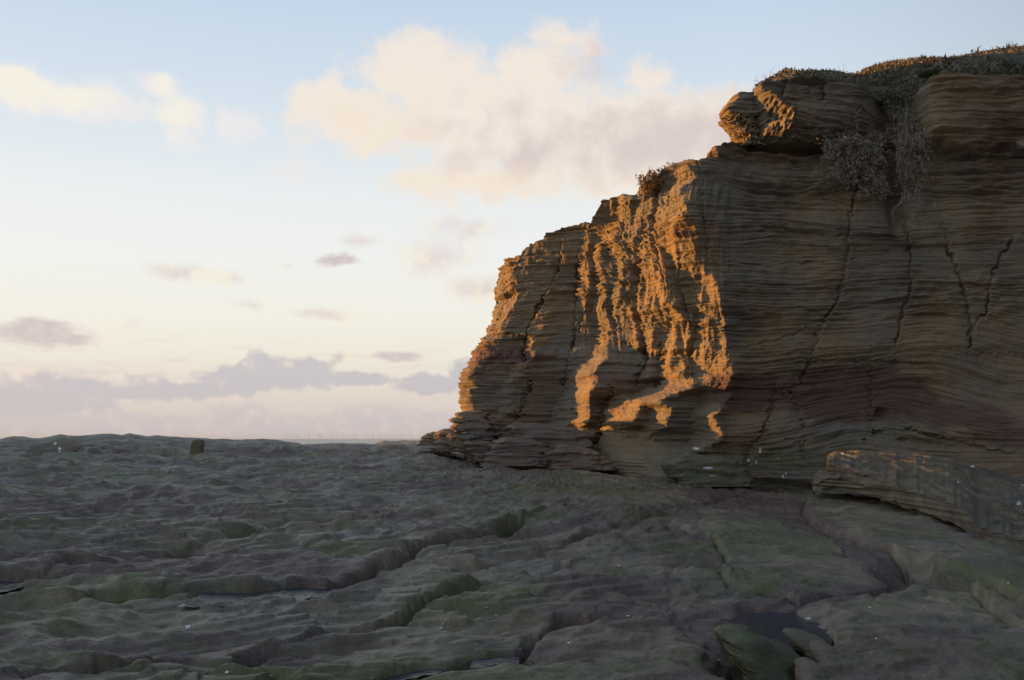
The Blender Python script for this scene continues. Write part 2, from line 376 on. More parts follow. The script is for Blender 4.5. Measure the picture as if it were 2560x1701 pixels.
STEPS = [  # polylines in the photograph where the shelf breaks: (points, height, reach in px, crack depth)
    ([(-40, 1428), (90, 1426), (150, 1408), (240, 1402), (335, 1390), (350, 1376), (480, 1350), (600, 1322), (700, 1308), (850, 1296)], .10, 70, .05),
    ([(240, 1482), (420, 1478), (480, 1472), (560, 1464), (640, 1455), (720, 1446), (800, 1440), (870, 1432), (925, 1420), (932, 1402), (1000, 1392), (1060, 1362), (1110, 1342), (1200, 1330), (1290, 1300)], .15, 80, .13),
    ([(1150, 1400), (1235, 1390), (1370, 1372), (1448, 1330), (1520, 1312), (1600, 1285), (1680, 1270)], .06, 60, .06),
    ([(780, 1575), (834, 1560), (900, 1566), (980, 1547), (1050, 1512), (1110, 1480), (1200, 1455), (1300, 1430), (1400, 1405)], .09, 70, .08),
    ([(-40, 1500), (60, 1492), (180, 1492), (250, 1480), (350, 1476)], .05, 40, .04),
    ([(250, 1665), (330, 1650), (460, 1618), (545, 1655), (600, 1632), (700, 1608), (830, 1590), (950, 1585)], .07, 60, .07),
    ([(700, 1710), (760, 1694), (900, 1688), (960, 1668), (1020, 1655), (1100, 1648), (1190, 1622), (1300, 1614), (1320, 1590), (1362, 1580), (1388, 1550), (1450, 1548)], .12, 70, .10),
    ([(60, 1695), (200, 1668), (420, 1662), (640, 1670), (740, 1690)], .07, 50, .05),
    ([(720, 1300), (705, 1325), (740, 1352), (800, 1370), (850, 1384)], .05, 50, .02),
    ([(0, 1370), (120, 1352), (300, 1348), (420, 1330), (560, 1330), (640, 1318)], .05, 45, .03),
    ([(330, 1278), (480, 1262), (640, 1265), (770, 1242), (900, 1238), (1000, 1220)], .05, 35, .03),
    ([(820, 1345), (960, 1318), (1060, 1290), (1180, 1268)], .04, 40, .03),
    ([(60, 1240), (240, 1232), (420, 1222), (600, 1215), (700, 1205)], .05, 30, .02),
    ([(0, 1200), (150, 1192), (330, 1186), (520, 1183), (640, 1172)], .06, 24, .03),
    ([(640, 1290), (720, 1280), (840, 1262), (960, 1258)], .04, 30, .02),
    ([(1200, 1470), (1300, 1484), (1450, 1500), (1530, 1495), (1600, 1500), (1700, 1520)], .05, 40, .05),
    ([(1180, 1540), (1330, 1535), (1500, 1530), (1700, 1560), (1850, 1580)], .04, 40, .04),
    ([(1300, 1245), (1400, 1262), (1560, 1290), (1672, 1302)], .04, 30, .03),
    ([(1580, 1262), (1700, 1262), (1800, 1240), (1850, 1228)], .06, 30, .04),
    ([(900, 1168), (1000, 1160), (1100, 1166), (1200, 1175), (1330, 1180)], .05, 20, .02),
    ([(1700, 1400), (1640, 1440), (1560, 1450), (1420, 1490)], .03, 40, .02),
    ([(2090, 1620), (2200, 1560), (2350, 1600), (2560, 1690)], .04, 50, .03),
    ([(2040, 1590), (2010, 1620), (2040, 1660), (2000, 1690), (1990, 1720)], .05, 30, .05)]
PLATES = [  # polygons of raised beds: (outline of the top surface in the photograph, height left, height right, lip)
    ([(1672, 1299), (1742, 1319), (1788, 1330), (1817, 1371), (1802, 1411), (1822, 1431), (1880, 1451), (1949, 1466), (1995, 1488), (2110, 1470), (2230, 1445), (2150, 1400), (2060, 1340), (1960, 1300), (1890, 1268), (1820, 1262), (1770, 1285)], .09, .03),
    ([(2010, 1262), (2014, 1240), (2045, 1226), (2130, 1228), (2230, 1240), (2330, 1262), (2440, 1310), (2600, 1380), (2620, 1440), (2480, 1372), (2420, 1368), (2345, 1398), (2300, 1390), (2225, 1360), (2150, 1326), (2060, 1296)], .08, .10),
    ([(2190, 1482), (2300, 1452), (2330, 1440), (2420, 1450), (2650, 1560), (2700, 1800), (1980, 1760), (2010, 1690), (2060, 1640), (2040, 1610), (2085, 1590), (2070, 1560), (2030, 1530), (1985, 1500), (2090, 1500)], .07, .06),
    ([(2328, 1404), (2332, 1384), (2400, 1352), (2475, 1352), (2660, 1410), (2660, 1570), (2480, 1480), (2420, 1440), (2330, 1425)], .19, .13),
    ([(2328, 1384), (2336, 1376), (2402, 1346), (2475, 1346), (2660, 1400), (2660, 1505), (2480, 1432), (2400, 1402)], .28, .20),
]
SLAB = [(2066, 1150), (2072, 1132), (2090, 1124), (2150, 1122), (2230, 1126), (2300, 1130), (2380, 1140), (2480, 1172), (2700, 1240), (2760, 1420), (2560, 1345), (2500, 1330), (2445, 1312), (2432, 1290), (2400, 1262), (2330, 1240), (2240, 1212), (2170, 1186), (2120, 1172)]
SLAB2 = [(2028, 1200), (2036, 1186), (2052, 1170), (2080, 1172), (2170, 1186), (2330, 1240), (2420, 1280), (2330, 1268), (2250, 1232), (2190, 1216), (2110, 1196), (2070, 1186), (2050, 1205)]
WATER = [[(520, 1476), (570, 1469), (660, 1458), (760, 1448), (860, 1438)], [(-40, 1436), (60, 1434), (130, 1426)], [(960, 1675), (1040, 1660), (1110, 1650)],
         [(760, 1700), (860, 1694), (940, 1686)], [(1180, 1632), (1240, 1626), (1296, 1622)]]
def build_shelf():
    a_in = np.linspace(-29.5, 30.5, 940)
    az = np.radians(np.concatenate([np.linspace(-180, -90, 16)[:-1], np.linspace(-90, -29.5, 90)[:-1], a_in, np.linspace(30.5, 180, 60)[1:]]))
    t = np.linspace(0, 1, 540)
    dd = 1/(1/5.3+(1/35.0-1/5.3)*t); dl = 5.3*(35/5.3)**t
    dm = .35*dd+.65*dl
    d = np.concatenate([np.linspace(.3, 5.3, 22)[:-1], dm, np.geomspace(35, 95, 34)[1:]])
    A, D = np.meshgrid(az, d)
    X = D*np.sin(A); Y = D*np.cos(A); Z = base_ground(X, Y)
    z0 = Z.copy()
    px, py = proj(X, Y, Z); vis = (Y > 1) & (px > -200) & (px < 2760)
    px = px+9*perlin(X*2.6, Y*2.6, 8)+1.5*perlin(X*7, Y*7, 9); py = py+(4*perlin(X*2.3, Y*2.3, 12))*np.clip(8/D, .2, 1)
    # hummocky, scalloped surface; the grain follows the beds: two directions
    def lump(ax, ay, seed):
        u = X*ax+Y*ay; v = -X*ay+Y*ax
        wx = .3*perlin(X*.8, Y*.8, seed+1)
        return .075*fbm(u*.45+wx, v*.8, 2, seed)+.095*ridged(u*.7+wx, v*1.15+wx, 2, seed+3)+.032*ridged(u*2.0+wx, v*3.0+wx, 2, seed+6)+.012*fbm(u*5.5, v*9+wx, 3, seed+4)
    def lumpr(ax, ay, seed):
        u = X*ax+Y*ay; v = -X*ay+Y*ax; wx = .25*perlin(X*.7, Y*.7, seed+1)
        return .085*fbm(u*.3, v*1.0+wx, 2, seed)+.06*ridged(u*.55+wx, v*1.9+wx, 2, seed+3)+.048*ridged(u*1.1, v*4.0+wx, 2, seed+6)+.018*fbm(u*2.6, v*11+wx, 3, seed+4)
    wr = sst(X+.25*(Y-12), 1.0, 4.5)
    L = lump(.97, .24, 20); R = lumpr(.80, -.60, 40)
    far = .75+.25*sst(D, 4, 14)
    lum = (L*(1-wr)*1.12+R*.85*wr)
    lum = lum-.075
    v2 = X*.6+Y*.8
    lum = lum+wr*.028*np.tanh(3*perlin(X*.5-Y*.35, v2*2.6, 61))*.8
    tq = (Z+lum-.10*X*(1-wr)*.3+(.08*X-.05*Y)*wr+.03*perlin(X*.6, Y*.6, 63))/.052; tf = tq-np.floor(tq)
    lum = lum+(sst(tf, .0, .42)-tf)*.052*.75*sst(perlin(X*.4, Y*.5, 64), -.45, .15)
    Z = Z+lum*far*(1-.75*sst(D, 27, 30))+.02*fbm(X*2, Y*2, 2, 71)*sst(D, 26, 29)
    # beds that break along lines
    red = .42+.45*fbm(X*.35, Y*.5, 3, 90); green = .36+.5*fbm(X*.5+3, Y*.7, 3, 95); wet = np.zeros_like(X); white = np.zeros_like(X)
    for pts, h, reach, crack in STEPS:
        sy = 2.4
        D1, S1 = polyd(px, py, smooth_poly(pts, 2), 220, sy)
        rr = reach*1.0
        up = np.where(S1 > 0, np.exp(-D1/(rr*1.6)), 0); dn = np.where(S1 <= 0, np.exp(-D1/(rr*1.2)), 0)
        e = sst(S1, -3, 9)
        Z = Z+vis*(h*.52*up*e-h*.26*dn*(1-e))
        mod = .6+.8*sst(perlin(px/90, py/60, 33), -.4, .4)
        Z = Z-vis*crack*.9*mod*np.exp(-(np.maximum(D1-1, 0)/(7.5+4*mod))**2)
        red = red+vis*.22*np.where(S1 < 0, np.exp(-D1/26), 0); wet = np.maximum(wet, vis*.5*np.exp(-D1/16))
        green = green+vis*.08*np.where(S1 > 0, np.exp(-D1/60), 0)
    for pts, h0, h1 in PLATES:
        xs = [p[0] for p in pts]; xl, xr = min(xs), min(max(xs), 2560)
        h = h0+(h1-h0)*np.clip((px-xl)/(xr-xl), 0, 1)
        qx, qy = proj(X, Y, z0+h)
        qx = qx+7*perlin(X*4, Y*4, 14); qy = qy+3.0*perlin(X*3, Y*3, 16)
        ins = inpoly(qx, qy, pts) & vis
        Dp, _ = polyd(qx, qy, pts+[pts[0]], 40, 2.2)
        e = np.where(ins, sst(Dp, -1, 7), 0)
        top = z0+h+lum*.8+.012*ridged((X*.8-Y*.6)*2, (X*.6+Y*.8)*5, 2, 77)
        Z = np.where(top > Z, Z+(top-Z)*e, Z)
        green = green+.10*e; red = red-.2*e
        out = (~ins) & vis
        wet = np.maximum(wet, out*.4*np.exp(-Dp/14))
        Z = Z-out*.05*np.exp(-(Dp/9)**2)
    for pts in WATER:
        D1, S1 = polyd(px, py, smooth_poly(pts, 2), 160, 2.4)
        Z = Z-vis*.055*np.where(S1 < 0, np.exp(-(D1/48)**2), np.exp(-(D1/9)**2))
    # purple wet channel between the beds
    for pts, w in [([(1760, 1222), (1850, 1235), (1960, 1262), (2060, 1312), (2160, 1372), (2260, 1420), (2320, 1440)], 40), ([(2320, 1450), (2200, 1462), (2080, 1485), (1960, 1500), (1880, 1520), (1940, 1570), (2010, 1600)], 38), ([(2340, 1300), (2450, 1345), (2560, 1400)], 26)]:
        Dc, _ = polyd(px, py, pts, 150, 1.8)
        k = vis*np.exp(-(Dc/w)**2)
        red = red+.75*k; green = green-.7*k; wet = np.maximum(wet, .75*k); Z = Z-.035*k
    for cx, cy, rx, ry, v in [(2270, 1420, 70, 24, .26), (1930, 1555, 110, 36, .17), (2290, 1395, 50, 14, .08), (1890, 1640, 110, 60, .16), (1470, 1100, 40, 16, .1), (1980, 1216, 90, 9, .18)]:
        k = vis*np.exp(-(((px-cx)/rx)**2+((py-cy)/ry)**2)**1.5); Z = Z-v*k; wet = np.maximum(wet, k)
    # shadowed slots under the far beds at the left
    D1, S1 = polyd(px, py, [(290, 1128), (345, 1121), (430, 1130), (480, 1136)], 60, 3)
    Z = Z-vis*.16*np.exp(-(D1/14)**2); Z = Z+vis*.06*np.exp(-(D1/30)**2)*sst(S1, -2, 8)
    for pts in ([(0, 1180), (120, 1176), (190, 1150), (230, 1120)], [(560, 1150), (700, 1160), (820, 1168)], [(860, 1140), (930, 1128), (1010, 1140), (1080, 1146)]):
        D1, S1 = polyd(px, py, pts, 60, 3.0); Z = Z+vis*.10*np.where(S1 < 0, np.exp(-D1/24), 0)*sst(-S1, -3, 5)
    for cx, cy, rx, ry in [(1250, 1540, 300, 60), (350, 1560, 400, 60), (1000, 1640, 400, 40), (1900, 1360, 170, 50), (860, 1320, 150, 30), (1450, 1220, 250, 20)]:
        green = green+vis*.3*np.exp(-(((px-cx)/rx)**2+((py-cy)/ry)**2))
    for cx, cy, rx, ry in [(700, 1500, 260, 25), (560, 1420, 260, 30), (1500, 1480, 260, 40), (2300, 1640, 200, 60), (1450, 1560, 250, 40), (300, 1245, 260, 30)]:
        k = vis*np.exp(-(((px-cx)/rx)**2+((py-cy)/ry)**2)); green = green-.25*k; red = red+.25*k
    for cx, cy in [(466, 1562)]:
        white = np.maximum(white, np.exp(-(((px-cx)/7)**2+((py-cy)/5)**2)))
    ca_ = .97*(1-wr)+.80*wr; sa_ = .24*(1-wr)-.60*wr
    bed = np.stack([X*ca_+Y*sa_, -X*sa_+Y*ca_, Z], -1)
    o = grid_mesh('rock_shelf', X, Y, Z, M_SHELF, dict(red=red, green=green, wet=wet, white=white), dict(bedco=bed))
    tag(o, kind='structure')
    return A, D, Z, az, d
gA, gD, gZ, g_az, g_d = build_shelf()
def gz(x, y):                                   # height of the finished shelf
    a = math.atan2(x, y); r = math.hypot(x, y)
    j = np.clip(np.searchsorted(g_az, a), 1, len(g_az)-1); i = np.clip(np.searchsorted(g_d, r), 1, len(g_d)-1)
    fa = (a-g_az[j-1])/(g_az[j]-g_az[j-1]); fr = (r-g_d[i-1])/(g_d[i]-g_d[i-1])
    return float((gZ[i-1, j-1]*(1-fa)+gZ[i-1, j]*fa)*(1-fr)+(gZ[i, j-1]*(1-fa)+gZ[i, j]*fa)*fr)
def gpt(px, py):                                # point of the shelf seen at a pixel
    u, _, v = unproj(px, py, 1.0); best = None
    prev = 1.0
    for r in np.concatenate([np.linspace(5, 34, 400)]):
        h = gz(u*r, r)
        if v*r < h: return (u*r, r, h)
    return (u*30, 30.0, gz(u*30, 30.0))

# ------------------------------------------------------------------ the cliff
RIM = [(1100, 640), (1240, 637), (1252, 630), (1265, 622), (1300, 612), (1338, 596), (1355, 590), (1405, 564), (1425, 559), (1478, 552), (1492, 526), (1510, 498), (1545, 498), (1560, 489), (1590, 485), (1603, 470), (1640, 440), (1680, 412), (1688, 403), (1738, 399), (1750, 392), (1765, 386), (1780, 362), (1805, 356), (1850, 355), (1868, 350), (1880, 262), (1888, 222), (1905, 212), (1960, 206), (2060, 204), (2130, 212), (2180, 228), (2285, 236), (2300, 220), (2318, 206), (2345, 199), (2480, 204), (2560, 208), (3400, 215)]
SIL = [(600, 1243), (636, 1243), (650, 1247), (680, 1240), (715, 1227), (730, 1232), (775, 1222), (790, 1222), (828, 1208), (850, 1192), (872, 1184), (900, 1165), (925, 1149), (965, 1137), (1000, 1138), (1025, 1146), (1060, 1150), (1200, 1150)]
STRIPS = [
    [(425, 1684, 1722), (455, 1690, 1728), (475, 1676, 1700), (507, 1662, 1700), (540, 1664, 1716), (580, 1668, 1732), (612, 1668, 1737), (640, 1682, 1732), (662, 1702, 1742), (690, 1715, 1756), (712, 1726, 1780), (745, 1732, 1784), (780, 1738, 1790), (820, 1744, 1800), (860, 1742, 1802), (885, 1738, 1800), (910, 1748, 1806), (935, 1755, 1812), (960, 1750, 1806), (985, 1770, 1806), (1005, 1768, 1802), (1022, 1756, 1786), (1042, 1748, 1768), (1062, 1750, 1778), (1088, 1750, 1792), (1100, 1744, 1782), (1114, 1728, 1746), (1128, 1722, 1736)],
    [(500, 1612, 1634), (520, 1615, 1650), (560, 1622, 1665), (600, 1610, 1632), (640, 1624, 1642), (680, 1620, 1642), (720, 1624, 1652), (760, 1626, 1664), (800, 1642, 1702), (830, 1658, 1722), (862, 1658, 1712), (900, 1664, 1696), (930, 1670, 1700), (960, 1676, 1700)],
    [(520, 1580, 1602), (545, 1575, 1600), (580, 1571, 1592), (605, 1572, 1592), (625, 1588, 1610), (660, 1588, 1604), (700, 1586, 1602), (740, 1590, 1622), (780, 1590, 1614), (805, 1600, 1628), (835, 1608, 1632), (862, 1612, 1630), (880, 1618, 1650)],
    [(505, 1548, 1568), (520, 1540, 1560), (560, 1524, 1546), (600, 1512, 1530), (618, 1530, 1560), (645, 1540, 1572), (680, 1540, 1560), (720, 1540, 1562), (750, 1534, 1552), (775, 1546, 1586), (805, 1560, 1592), (840, 1572, 1594), (868, 1580, 1600)],
    [(560, 1490, 1514), (600, 1504, 1522), (630, 1502, 1518), (665, 1498, 1522), (700, 1496, 1518), (740, 1498, 1518), (770, 1488, 1506), (800, 1494, 1518), (830, 1504, 1528), (852, 1494, 1536), (872, 1490, 1522), (900, 1480, 1508), (925, 1456, 1484), (945, 1432, 1474), (972, 1422, 1470), (1000, 1406, 1448), (1020, 1400, 1428), (1052, 1388, 1428), (1064, 1384, 1420)],
    [(950, 1476, 1492), (975, 1464, 1488), (1000, 1454, 1478), (1025, 1450, 1474), (1050, 1444, 1474), (1064, 1432, 1460)],
    [(995, 1536, 1566), (1012, 1528, 1600), (1032, 1522, 1596), (1050, 1516, 1574), (1070, 1510, 1570)],
    [(945, 1664, 1730), (960, 1648, 1736), (975, 1630, 1712), (990, 1606, 1668), (1008, 1590, 1640), (1020, 1640, 1672), (1045, 1644, 1664), (1062, 1638, 1658), (1080, 1606, 1640)],
    [(636, 1243, 1256), (660, 1246, 1272), (700, 1232, 1282), (740, 1228, 1286), (775, 1222, 1272), (795, 1222, 1258), (826, 1206, 1242), (836, 1215, 1300)],
    [(846, 1192, 1214), (880, 1184, 1208), (900, 1165, 1185), (940, 1142, 1166), (975, 1136, 1168), (1005, 1136, 1162), (1030, 1144, 1172)],
    [(915, 1288, 1297), (950, 1270, 1280), (985, 1250, 1262), (1012, 1258, 1268), (1034, 1248, 1264)],
    [(655, 1456, 1478), (690, 1450, 1472), (718, 1446, 1466), (760, 1448, 1462)],
    [(845, 1318, 1328), (895, 1316, 1326)],
    [(236, 1862, 1884), (252, 1862, 1908), (270, 1880, 1930), (290, 1908, 1950), (310, 1912, 1962), (330, 1906, 1950), (346, 1900, 1960), (354, 1890, 1985)],
    [(368, 1770, 1785), (385, 1776, 1792)],
]
CRACKS = [
    ([(1408, 600), (1398, 660), (1372, 720), (1346, 770), (1326, 802), (1312, 840), (1306, 900)], 5, .16),
    ([(1452, 600), (1448, 640), (1442, 720), (1438, 800), (1436, 840), (1424, 880), (1414, 930), (1410, 960)], 5, .14),
    ([(1474, 640), (1470, 700), (1462, 780), (1450, 830)], 4, .08), ([(1492, 600), (1488, 700), (1480, 800)], 4, .07),
    ([(1322, 955), (1312, 990), (1304, 1020), (1290, 1050)], 7, .22),
    ([(1545, 975), (1530, 1012), (1514, 1056), (1503, 1085), (1475, 1112)], 8, .35),
    ([(1470, 1108), (1440, 1112), (1490, 1100)], 14, .35),
    ([(1745, 395), (1748, 480), (1754, 560), (1762, 630), (1775, 680)], 4, .10),
    ([(2150, 470), (2135, 500), (2120, 580), (2110, 680), (2090, 760), (2050, 810), (2030, 880), (2010, 950), (1960, 990)], 6, .16),
    ([(2262, 540), (2272, 600), (2275, 720), (2250, 790), (2240, 860)], 4, .10),
    ([(2358, 560), (2368, 620), (2392, 680), (2410, 740), (2420, 800), (2420, 870)], 5, .14),
    ([(2530, 600), (2500, 640), (2480, 700), (2460, 780), (2425, 822)], 5, .14),
    ([(1942, 980), (1922, 1040), (1902, 1090), (1870, 1140), (1852, 1175)], 5, .12),
    ([(1990, 1000), (2000, 1060), (2000, 1130)], 4, .07), ([(2180, 930), (2185, 1000), (2172, 1060)], 6, .08),
    ([(1598, 600), (1592, 660), (1588, 740), (1592, 800), (1606, 850), (1612, 900), (1590, 960)], 8, .30),
    ([(1640, 480), (1632, 560), (1640, 640), (1655, 700)], 6, .14), ([(1560, 640), (1566, 720), (1575, 770)], 7, .16),
    ([(1700, 700), (1715, 780), (1730, 840)], 7, .18), ([(1530, 690), (1526, 760), (1540, 830), (1545, 880)], 5, .12),
    ([(1655, 860), (1660, 930), (1650, 960)], 7, .16), ([(1700, 860), (1715, 900), (1720, 940)], 16, .10),
    ([(1886, 262), (1900, 285), (1902, 312), (1894, 350)], 12, .30), ([(1966, 206), (1950, 240), (1943, 262)], 4, .10), ([(2056, 206), (2052, 252)], 4, .09), ([(2146, 278), (2122, 315), (2108, 335)], 4, .09),
    ([(1880, 262), (1960, 268), (2040, 256), (2150, 282), (2240, 310)], 4, .06), ([(1960, 335), (2060, 330), (2200, 350)], 5, .08),
    ([(1800, 660), (2060, 662), (2130, 650)], 4, .06), ([(1780, 880), (1950, 855), (2060, 800)], 4, .04),
    ([(2180, 1082), (2240, 1072), (2330, 1092), (2420, 1112), (2480, 1125)], 5, .09), ([(1560, 1092), (1680, 1105), (1780, 1100), (1880, 1120)], 4, .05),
    ([(2020, 905), (2180, 900), (2300, 908)], 4, .05)]
TILTS = [  # (cx, cy, rx, ry, slope of the beds: positive = falling to the right)
    (1850, 430, 220, 110, .26), (2060, 560, 260, 60, .16), (2100, 740, 200, 80, -.10), (2450, 850, 200, 110, .40), (2020, 930, 200, 110, -.16),
    (2400, 1000, 220, 90, .42), (1990, 1080, 220, 70, -.40), (1330, 790, 140, 90, -.18), (1250, 690, 80, 60, -.12), (1340, 640, 140, 50, .05), (1600, 730, 120, 140, -.10),
    (2440, 430, 200, 200, .04), (2050, 300, 160, 60, .18), (1260, 1000, 200, 80, .06), (1600, 1010, 160, 80, .04)]
def build_cliff():
    path = smooth_poly([(5.0, 33.4), (1.5, 29.9), (-.4, 27.6), (-1.2, 25.8), (-1.36, 24.9), (-1.15, 24.5), (-.4, 24.26), (.6, 23.98), (1.7, 23.48), (2.3, 22.9), (2.9, 22.2), (3.6, 21.5), (4.1, 21.15), (4.7, 21.1), (6.5, 21.15), (9, 20.9), (12, 20.5), (15, 20.4), (19, 20.8), (23, 24), (24, 30)], 4)
    seg = np.concatenate([[0], np.cumsum(np.hypot(*np.diff(path, axis=0).T))])
    fine = np.linspace(0, seg[-1], 6000); fx = np.interp(fine, seg, path[:, 0]); fy = np.interp(fine, seg, path[:, 1])
    fpx = CX+FPX*fx/fy
    k0 = np.argmin(fx)                                     # the nose
    k1 = np.searchsorted(fpx[k0:], 2600)+k0
    sv = np.linspace(fpx[k0], 2600, 960); kk = k0+np.searchsorted(fpx[k0:k1], sv)
    s = np.concatenate([np.linspace(0, fine[k0]-.8, 24)[:-1], np.linspace(fine[k0]-.8, fine[k0], 34)[:-1], fine[np.clip(kk, 0, 5999)], np.linspace(fine[k1], fine[-1], 70)[1:]])
    s = np.maximum.accumulate(s); s = s+np.arange(len(s))*1e-6
    bx = np.interp(s, fine, fx); by = np.interp(s, fine, fy)
    tx = np.gradient(np.interp(fine, fine, fx), fine); ty = np.gradient(fy, fine)
    tx = np.convolve(np.pad(tx, 60, mode='edge'), np.ones(121)/121, 'valid'); ty = np.convolve(np.pad(ty, 60, mode='edge'), np.ones(121)/121, 'valid')
    nx = np.interp(s, fine, ty); ny = -np.interp(s, fine, tx); nn = np.hypot(nx, ny); nx /= nn; ny /= nn
    sn = fine[k0]
    # rim height
    zt = np.full(len(s), 3.0)
    for _ in range(3):
        p, _q = proj(bx, by, zt); _, _, zt = unproj(p, interp(p, RIM), by)
    back = s < sn
    zt = np.where(back, unproj(0, 640, 24.7)[2]+.06*(sn-s), zt)
    pz, _q = proj(bx, by, zt); zt = np.where((pz > 2560) & (bx > 3), np.minimum(zt, zt[np.argmin(np.abs(pz-2560)+100*(bx < 3))]+.1), zt)
    zt = zt-.22*np.exp(-((s-sn)/.45)**2)
    zt = zt+.035*fbm(s*3.0, s*0, 3, 2)+.05*np.sign(perlin(s*2.2, s*0+.5, 4))*np.abs(perlin(s*2.2, s*0+.5, 4))**.5*(~back)
    nrow = 730
    t = np.linspace(0, 1, nrow)[:, None]
    zb = -1.9
    zlin = zb+(zt.max()+.02-zb)*t+0*s[None, :]
    Z = np.minimum(zlin, zt[None, :]); exc = np.maximum(zlin-zt[None, :], 0)
    S = np.repeat(s[None, :], nrow, 0)
    BX = np.repeat(bx[None, :], nrow, 0); BY = np.repeat(by[None, :], nrow, 0)
    # lean of the seaward nose
    _, pyn = proj(np.full(Z.shape, -1.3), np.full(Z.shape, 24.7), Z)
    sil = interp(pyn, SIL); xs = unproj(sil, pyn, 24.7)[0]
    shift = xs-(-1.36)+.02
    wN = 1-sst(BX, -1.4, .9); wN = np.where(S < sn, 1, wN)
    BX = BX+shift*wN
    px, py = proj(BX, BY, Z)
    kin = np.exp(-exc/.06)
    wpx = px+5*perlin(BX*6, Z*6, 3)+3*perlin(BX*15, Z*15, 4); wpy = py+5*perlin(BX*5+9, Z*5, 6)
    low_ = sst(py, 860, 900)
    wpx = wpx+low_*(9*perlin(BX*9, Z*14, 73)+7*perlin(BX*22, Z*30, 74)); wpy = wpy+low_*(6*perlin(BX*12, Z*12, 75)+4*perlin(BX*28, Z*28, 76))
    front = (S >= sn-.25)
    # returns that face the sun: ramps forward to the right, receding in between
    F = np.zeros(Z.shape, np.float32); lit = np.zeros(Z.shape, np.float32)
    for st in STRIPS:
        ys = [a[0] for a in st]; y0, y1 = ys[0], ys[-1]
        xl = np.interp(wpy, ys, [a[1] for a in st]); xr = np.interp(wpy, ys, [a[2] for a in st])
        xm = (xl+xr)/2; xl = xl-(xm-xl)*.12-2; xr = xr+(xr-xm)*.12+2
        w = sst(wpx, xl-3-7*low_, xl+2+3*low_)*(1-sst(wpx, xr-2-5*low_, xr+3+14*low_))*sst(wpy, y0-8, y0+3)*(1-sst(wpy, y1-3, y1+8))
        lit = np.maximum(lit, w*front)
    dX = np.abs(np.gradient(BX, axis=1)); dX = np.minimum(dX, .03)
    fz = sst(px, 1450, 1480)*(1-sst(px, 1800, 1830))
    pk = np.exp(-(((wpx-1694)/34)**2+((wpy-672)/60)**2)**2)
    lowz = sst(wpy, 860, 900)
    lit = lit*(.8+.2*sst(fbm(S*1.6, Z*2.2, 2, 78), -.35, .35)*(px < 1640)+.2*(px >= 1640))*(1-.45*(1-sst(px, 1250, 1330)))
    F = lit*(1.75-.25*fz*(1-lowz)+.4*lowz)-(1-lit)*fz*(.6*lowz+.9*pk+.05)
    G = np.cumsum(F*dX, axis=1)
    nb = 56
    G = G-(.86+.14*lowz)*blur(G, nb, 1)-.14*(1-lowz)*G.mean(axis=1, keepdims=True)
    G = blur(G, 1, 0)
    G = G*front*(1-.6*sst(-px, -1180, -1130))
    # beds
    ZB = Z.copy()
    for cx, cy, rx, ry, m in TILTS:
        ww = np.exp(-(((px-cx)/rx)**2+((py-cy)/ry)**2)**1.5)
        ZB = ZB+ww*.62*m*(px-cx)/FPX*21.5
    jn = np.floor(S/1.9+.7*perlin(S*.45, Z*.4, 32)+.12*perlin(Z*1.5, Z*0, 33)).astype(np.int32)
    ZB = ZB+.05*perlin(S*.35, Z*.5, 30)+.004*perlin(S*2.1, Z*2.4, 31)+(PERM[jn & 4095]/4096.0-.5)*.09
    amp = interp(py, [(150, 1.1), (500, 1.1), (760, 1.0), (900, .62), (1000, .5), (1080, .45), (1200, .5)])
    amp = amp*(1+.45*sst(wpx, 1780, 1880))*(.55+.7*sst(perlin(S*.7, Z*.9, 35), -.4, .4))*(1-.3*sst(wpx, 1820, 2020)*sst(py, 500, 600)*(1-sst(py, 900, 1000)))
    ZW = ZB+.10*perlin(ZB*1.9, ZB*0+3, 41)+.012*perlin(S*.12, ZB*5, 43)
    sets = sst(perlin(S*.16, ZW*1.6, 42), -.35, .30)
    n1 = perlin(S*.32, ZW*15, 36); n2 = perlin(S*.9, ZW*29, 37); n3 = perlin(S*4, ZB*48, 38); n4 = perlin(S*.3, ZB*4.0, 39)
    lam = .034*np.tanh(3.0*n1)+.024*np.tanh(2.8*n2)+.012*n3+.036*np.tanh(3*n4)+.018*np.tanh(4*perlin(S*3.1, ZB*9, 40))
    lam = lam*(.45+.8*sets)*(1+.5*lit)
    rough = .045*fbm(S*1.0, Z*1.2, 3, 50)+.012*fbm(S*9, Z*11, 3, 51)*(.5+lit)
    # honeycomb in the sunlit stone and the flutes
    flz = sst(px, 1440, 1480)*(1-sst(px, 1800, 1840))*sst(py, 420, 470)*(1-sst(py, 860, 960))
    hc = cells(S*9, Z*9, 3); hc2 = cells(S*16+2, Z*20, 5)
    pit = -(.022*(1-sst(hc, .15, .42))+.018*(1-sst(hc2, .15, .4)))*np.clip(lit*.8+.4*flz, 0, 1)*sst(perlin(S*3, Z*2, 44), -.3, .3)
    up_ = sst(px, 1860, 1900)*(1-sst(px, 1965, 1990))*sst(py, 255, 280)*(1-sst(py, 345, 356))
    pit = pit-.07*(1-sst(hc, .15, .5))*up_-.03*(1-sst(hc2, .15, .45))*up_
    fl = .10*fbm(S*2.6+.35*np.sin(Z*2), Z*.55, 2, 54)*flz+.04*ridged(S*5+.2*np.sin(Z*3), Z*.9, 2, 56)*flz
    O = G+lam*amp+rough+pit+fl
    # large forms
    O = O+.10*fbm(S*.35, Z*.4, 2, 60)*sst(px, 1820, 1900)
    def blob(cx, cy, rx, ry, h, p=1.0): return h*np.exp(-(((px-cx)/rx)**2+((py-cy)/ry)**2)**p)
    O = O-blob(2120, 985, 260, 75, .20, 2)+blob(1712, 580, 60, 90, .36)+blob(1500, 985, 60, 75, .30)-blob(1370, 960, 60, 110, .10)+blob(1640, 1010, 130, 70, .18)
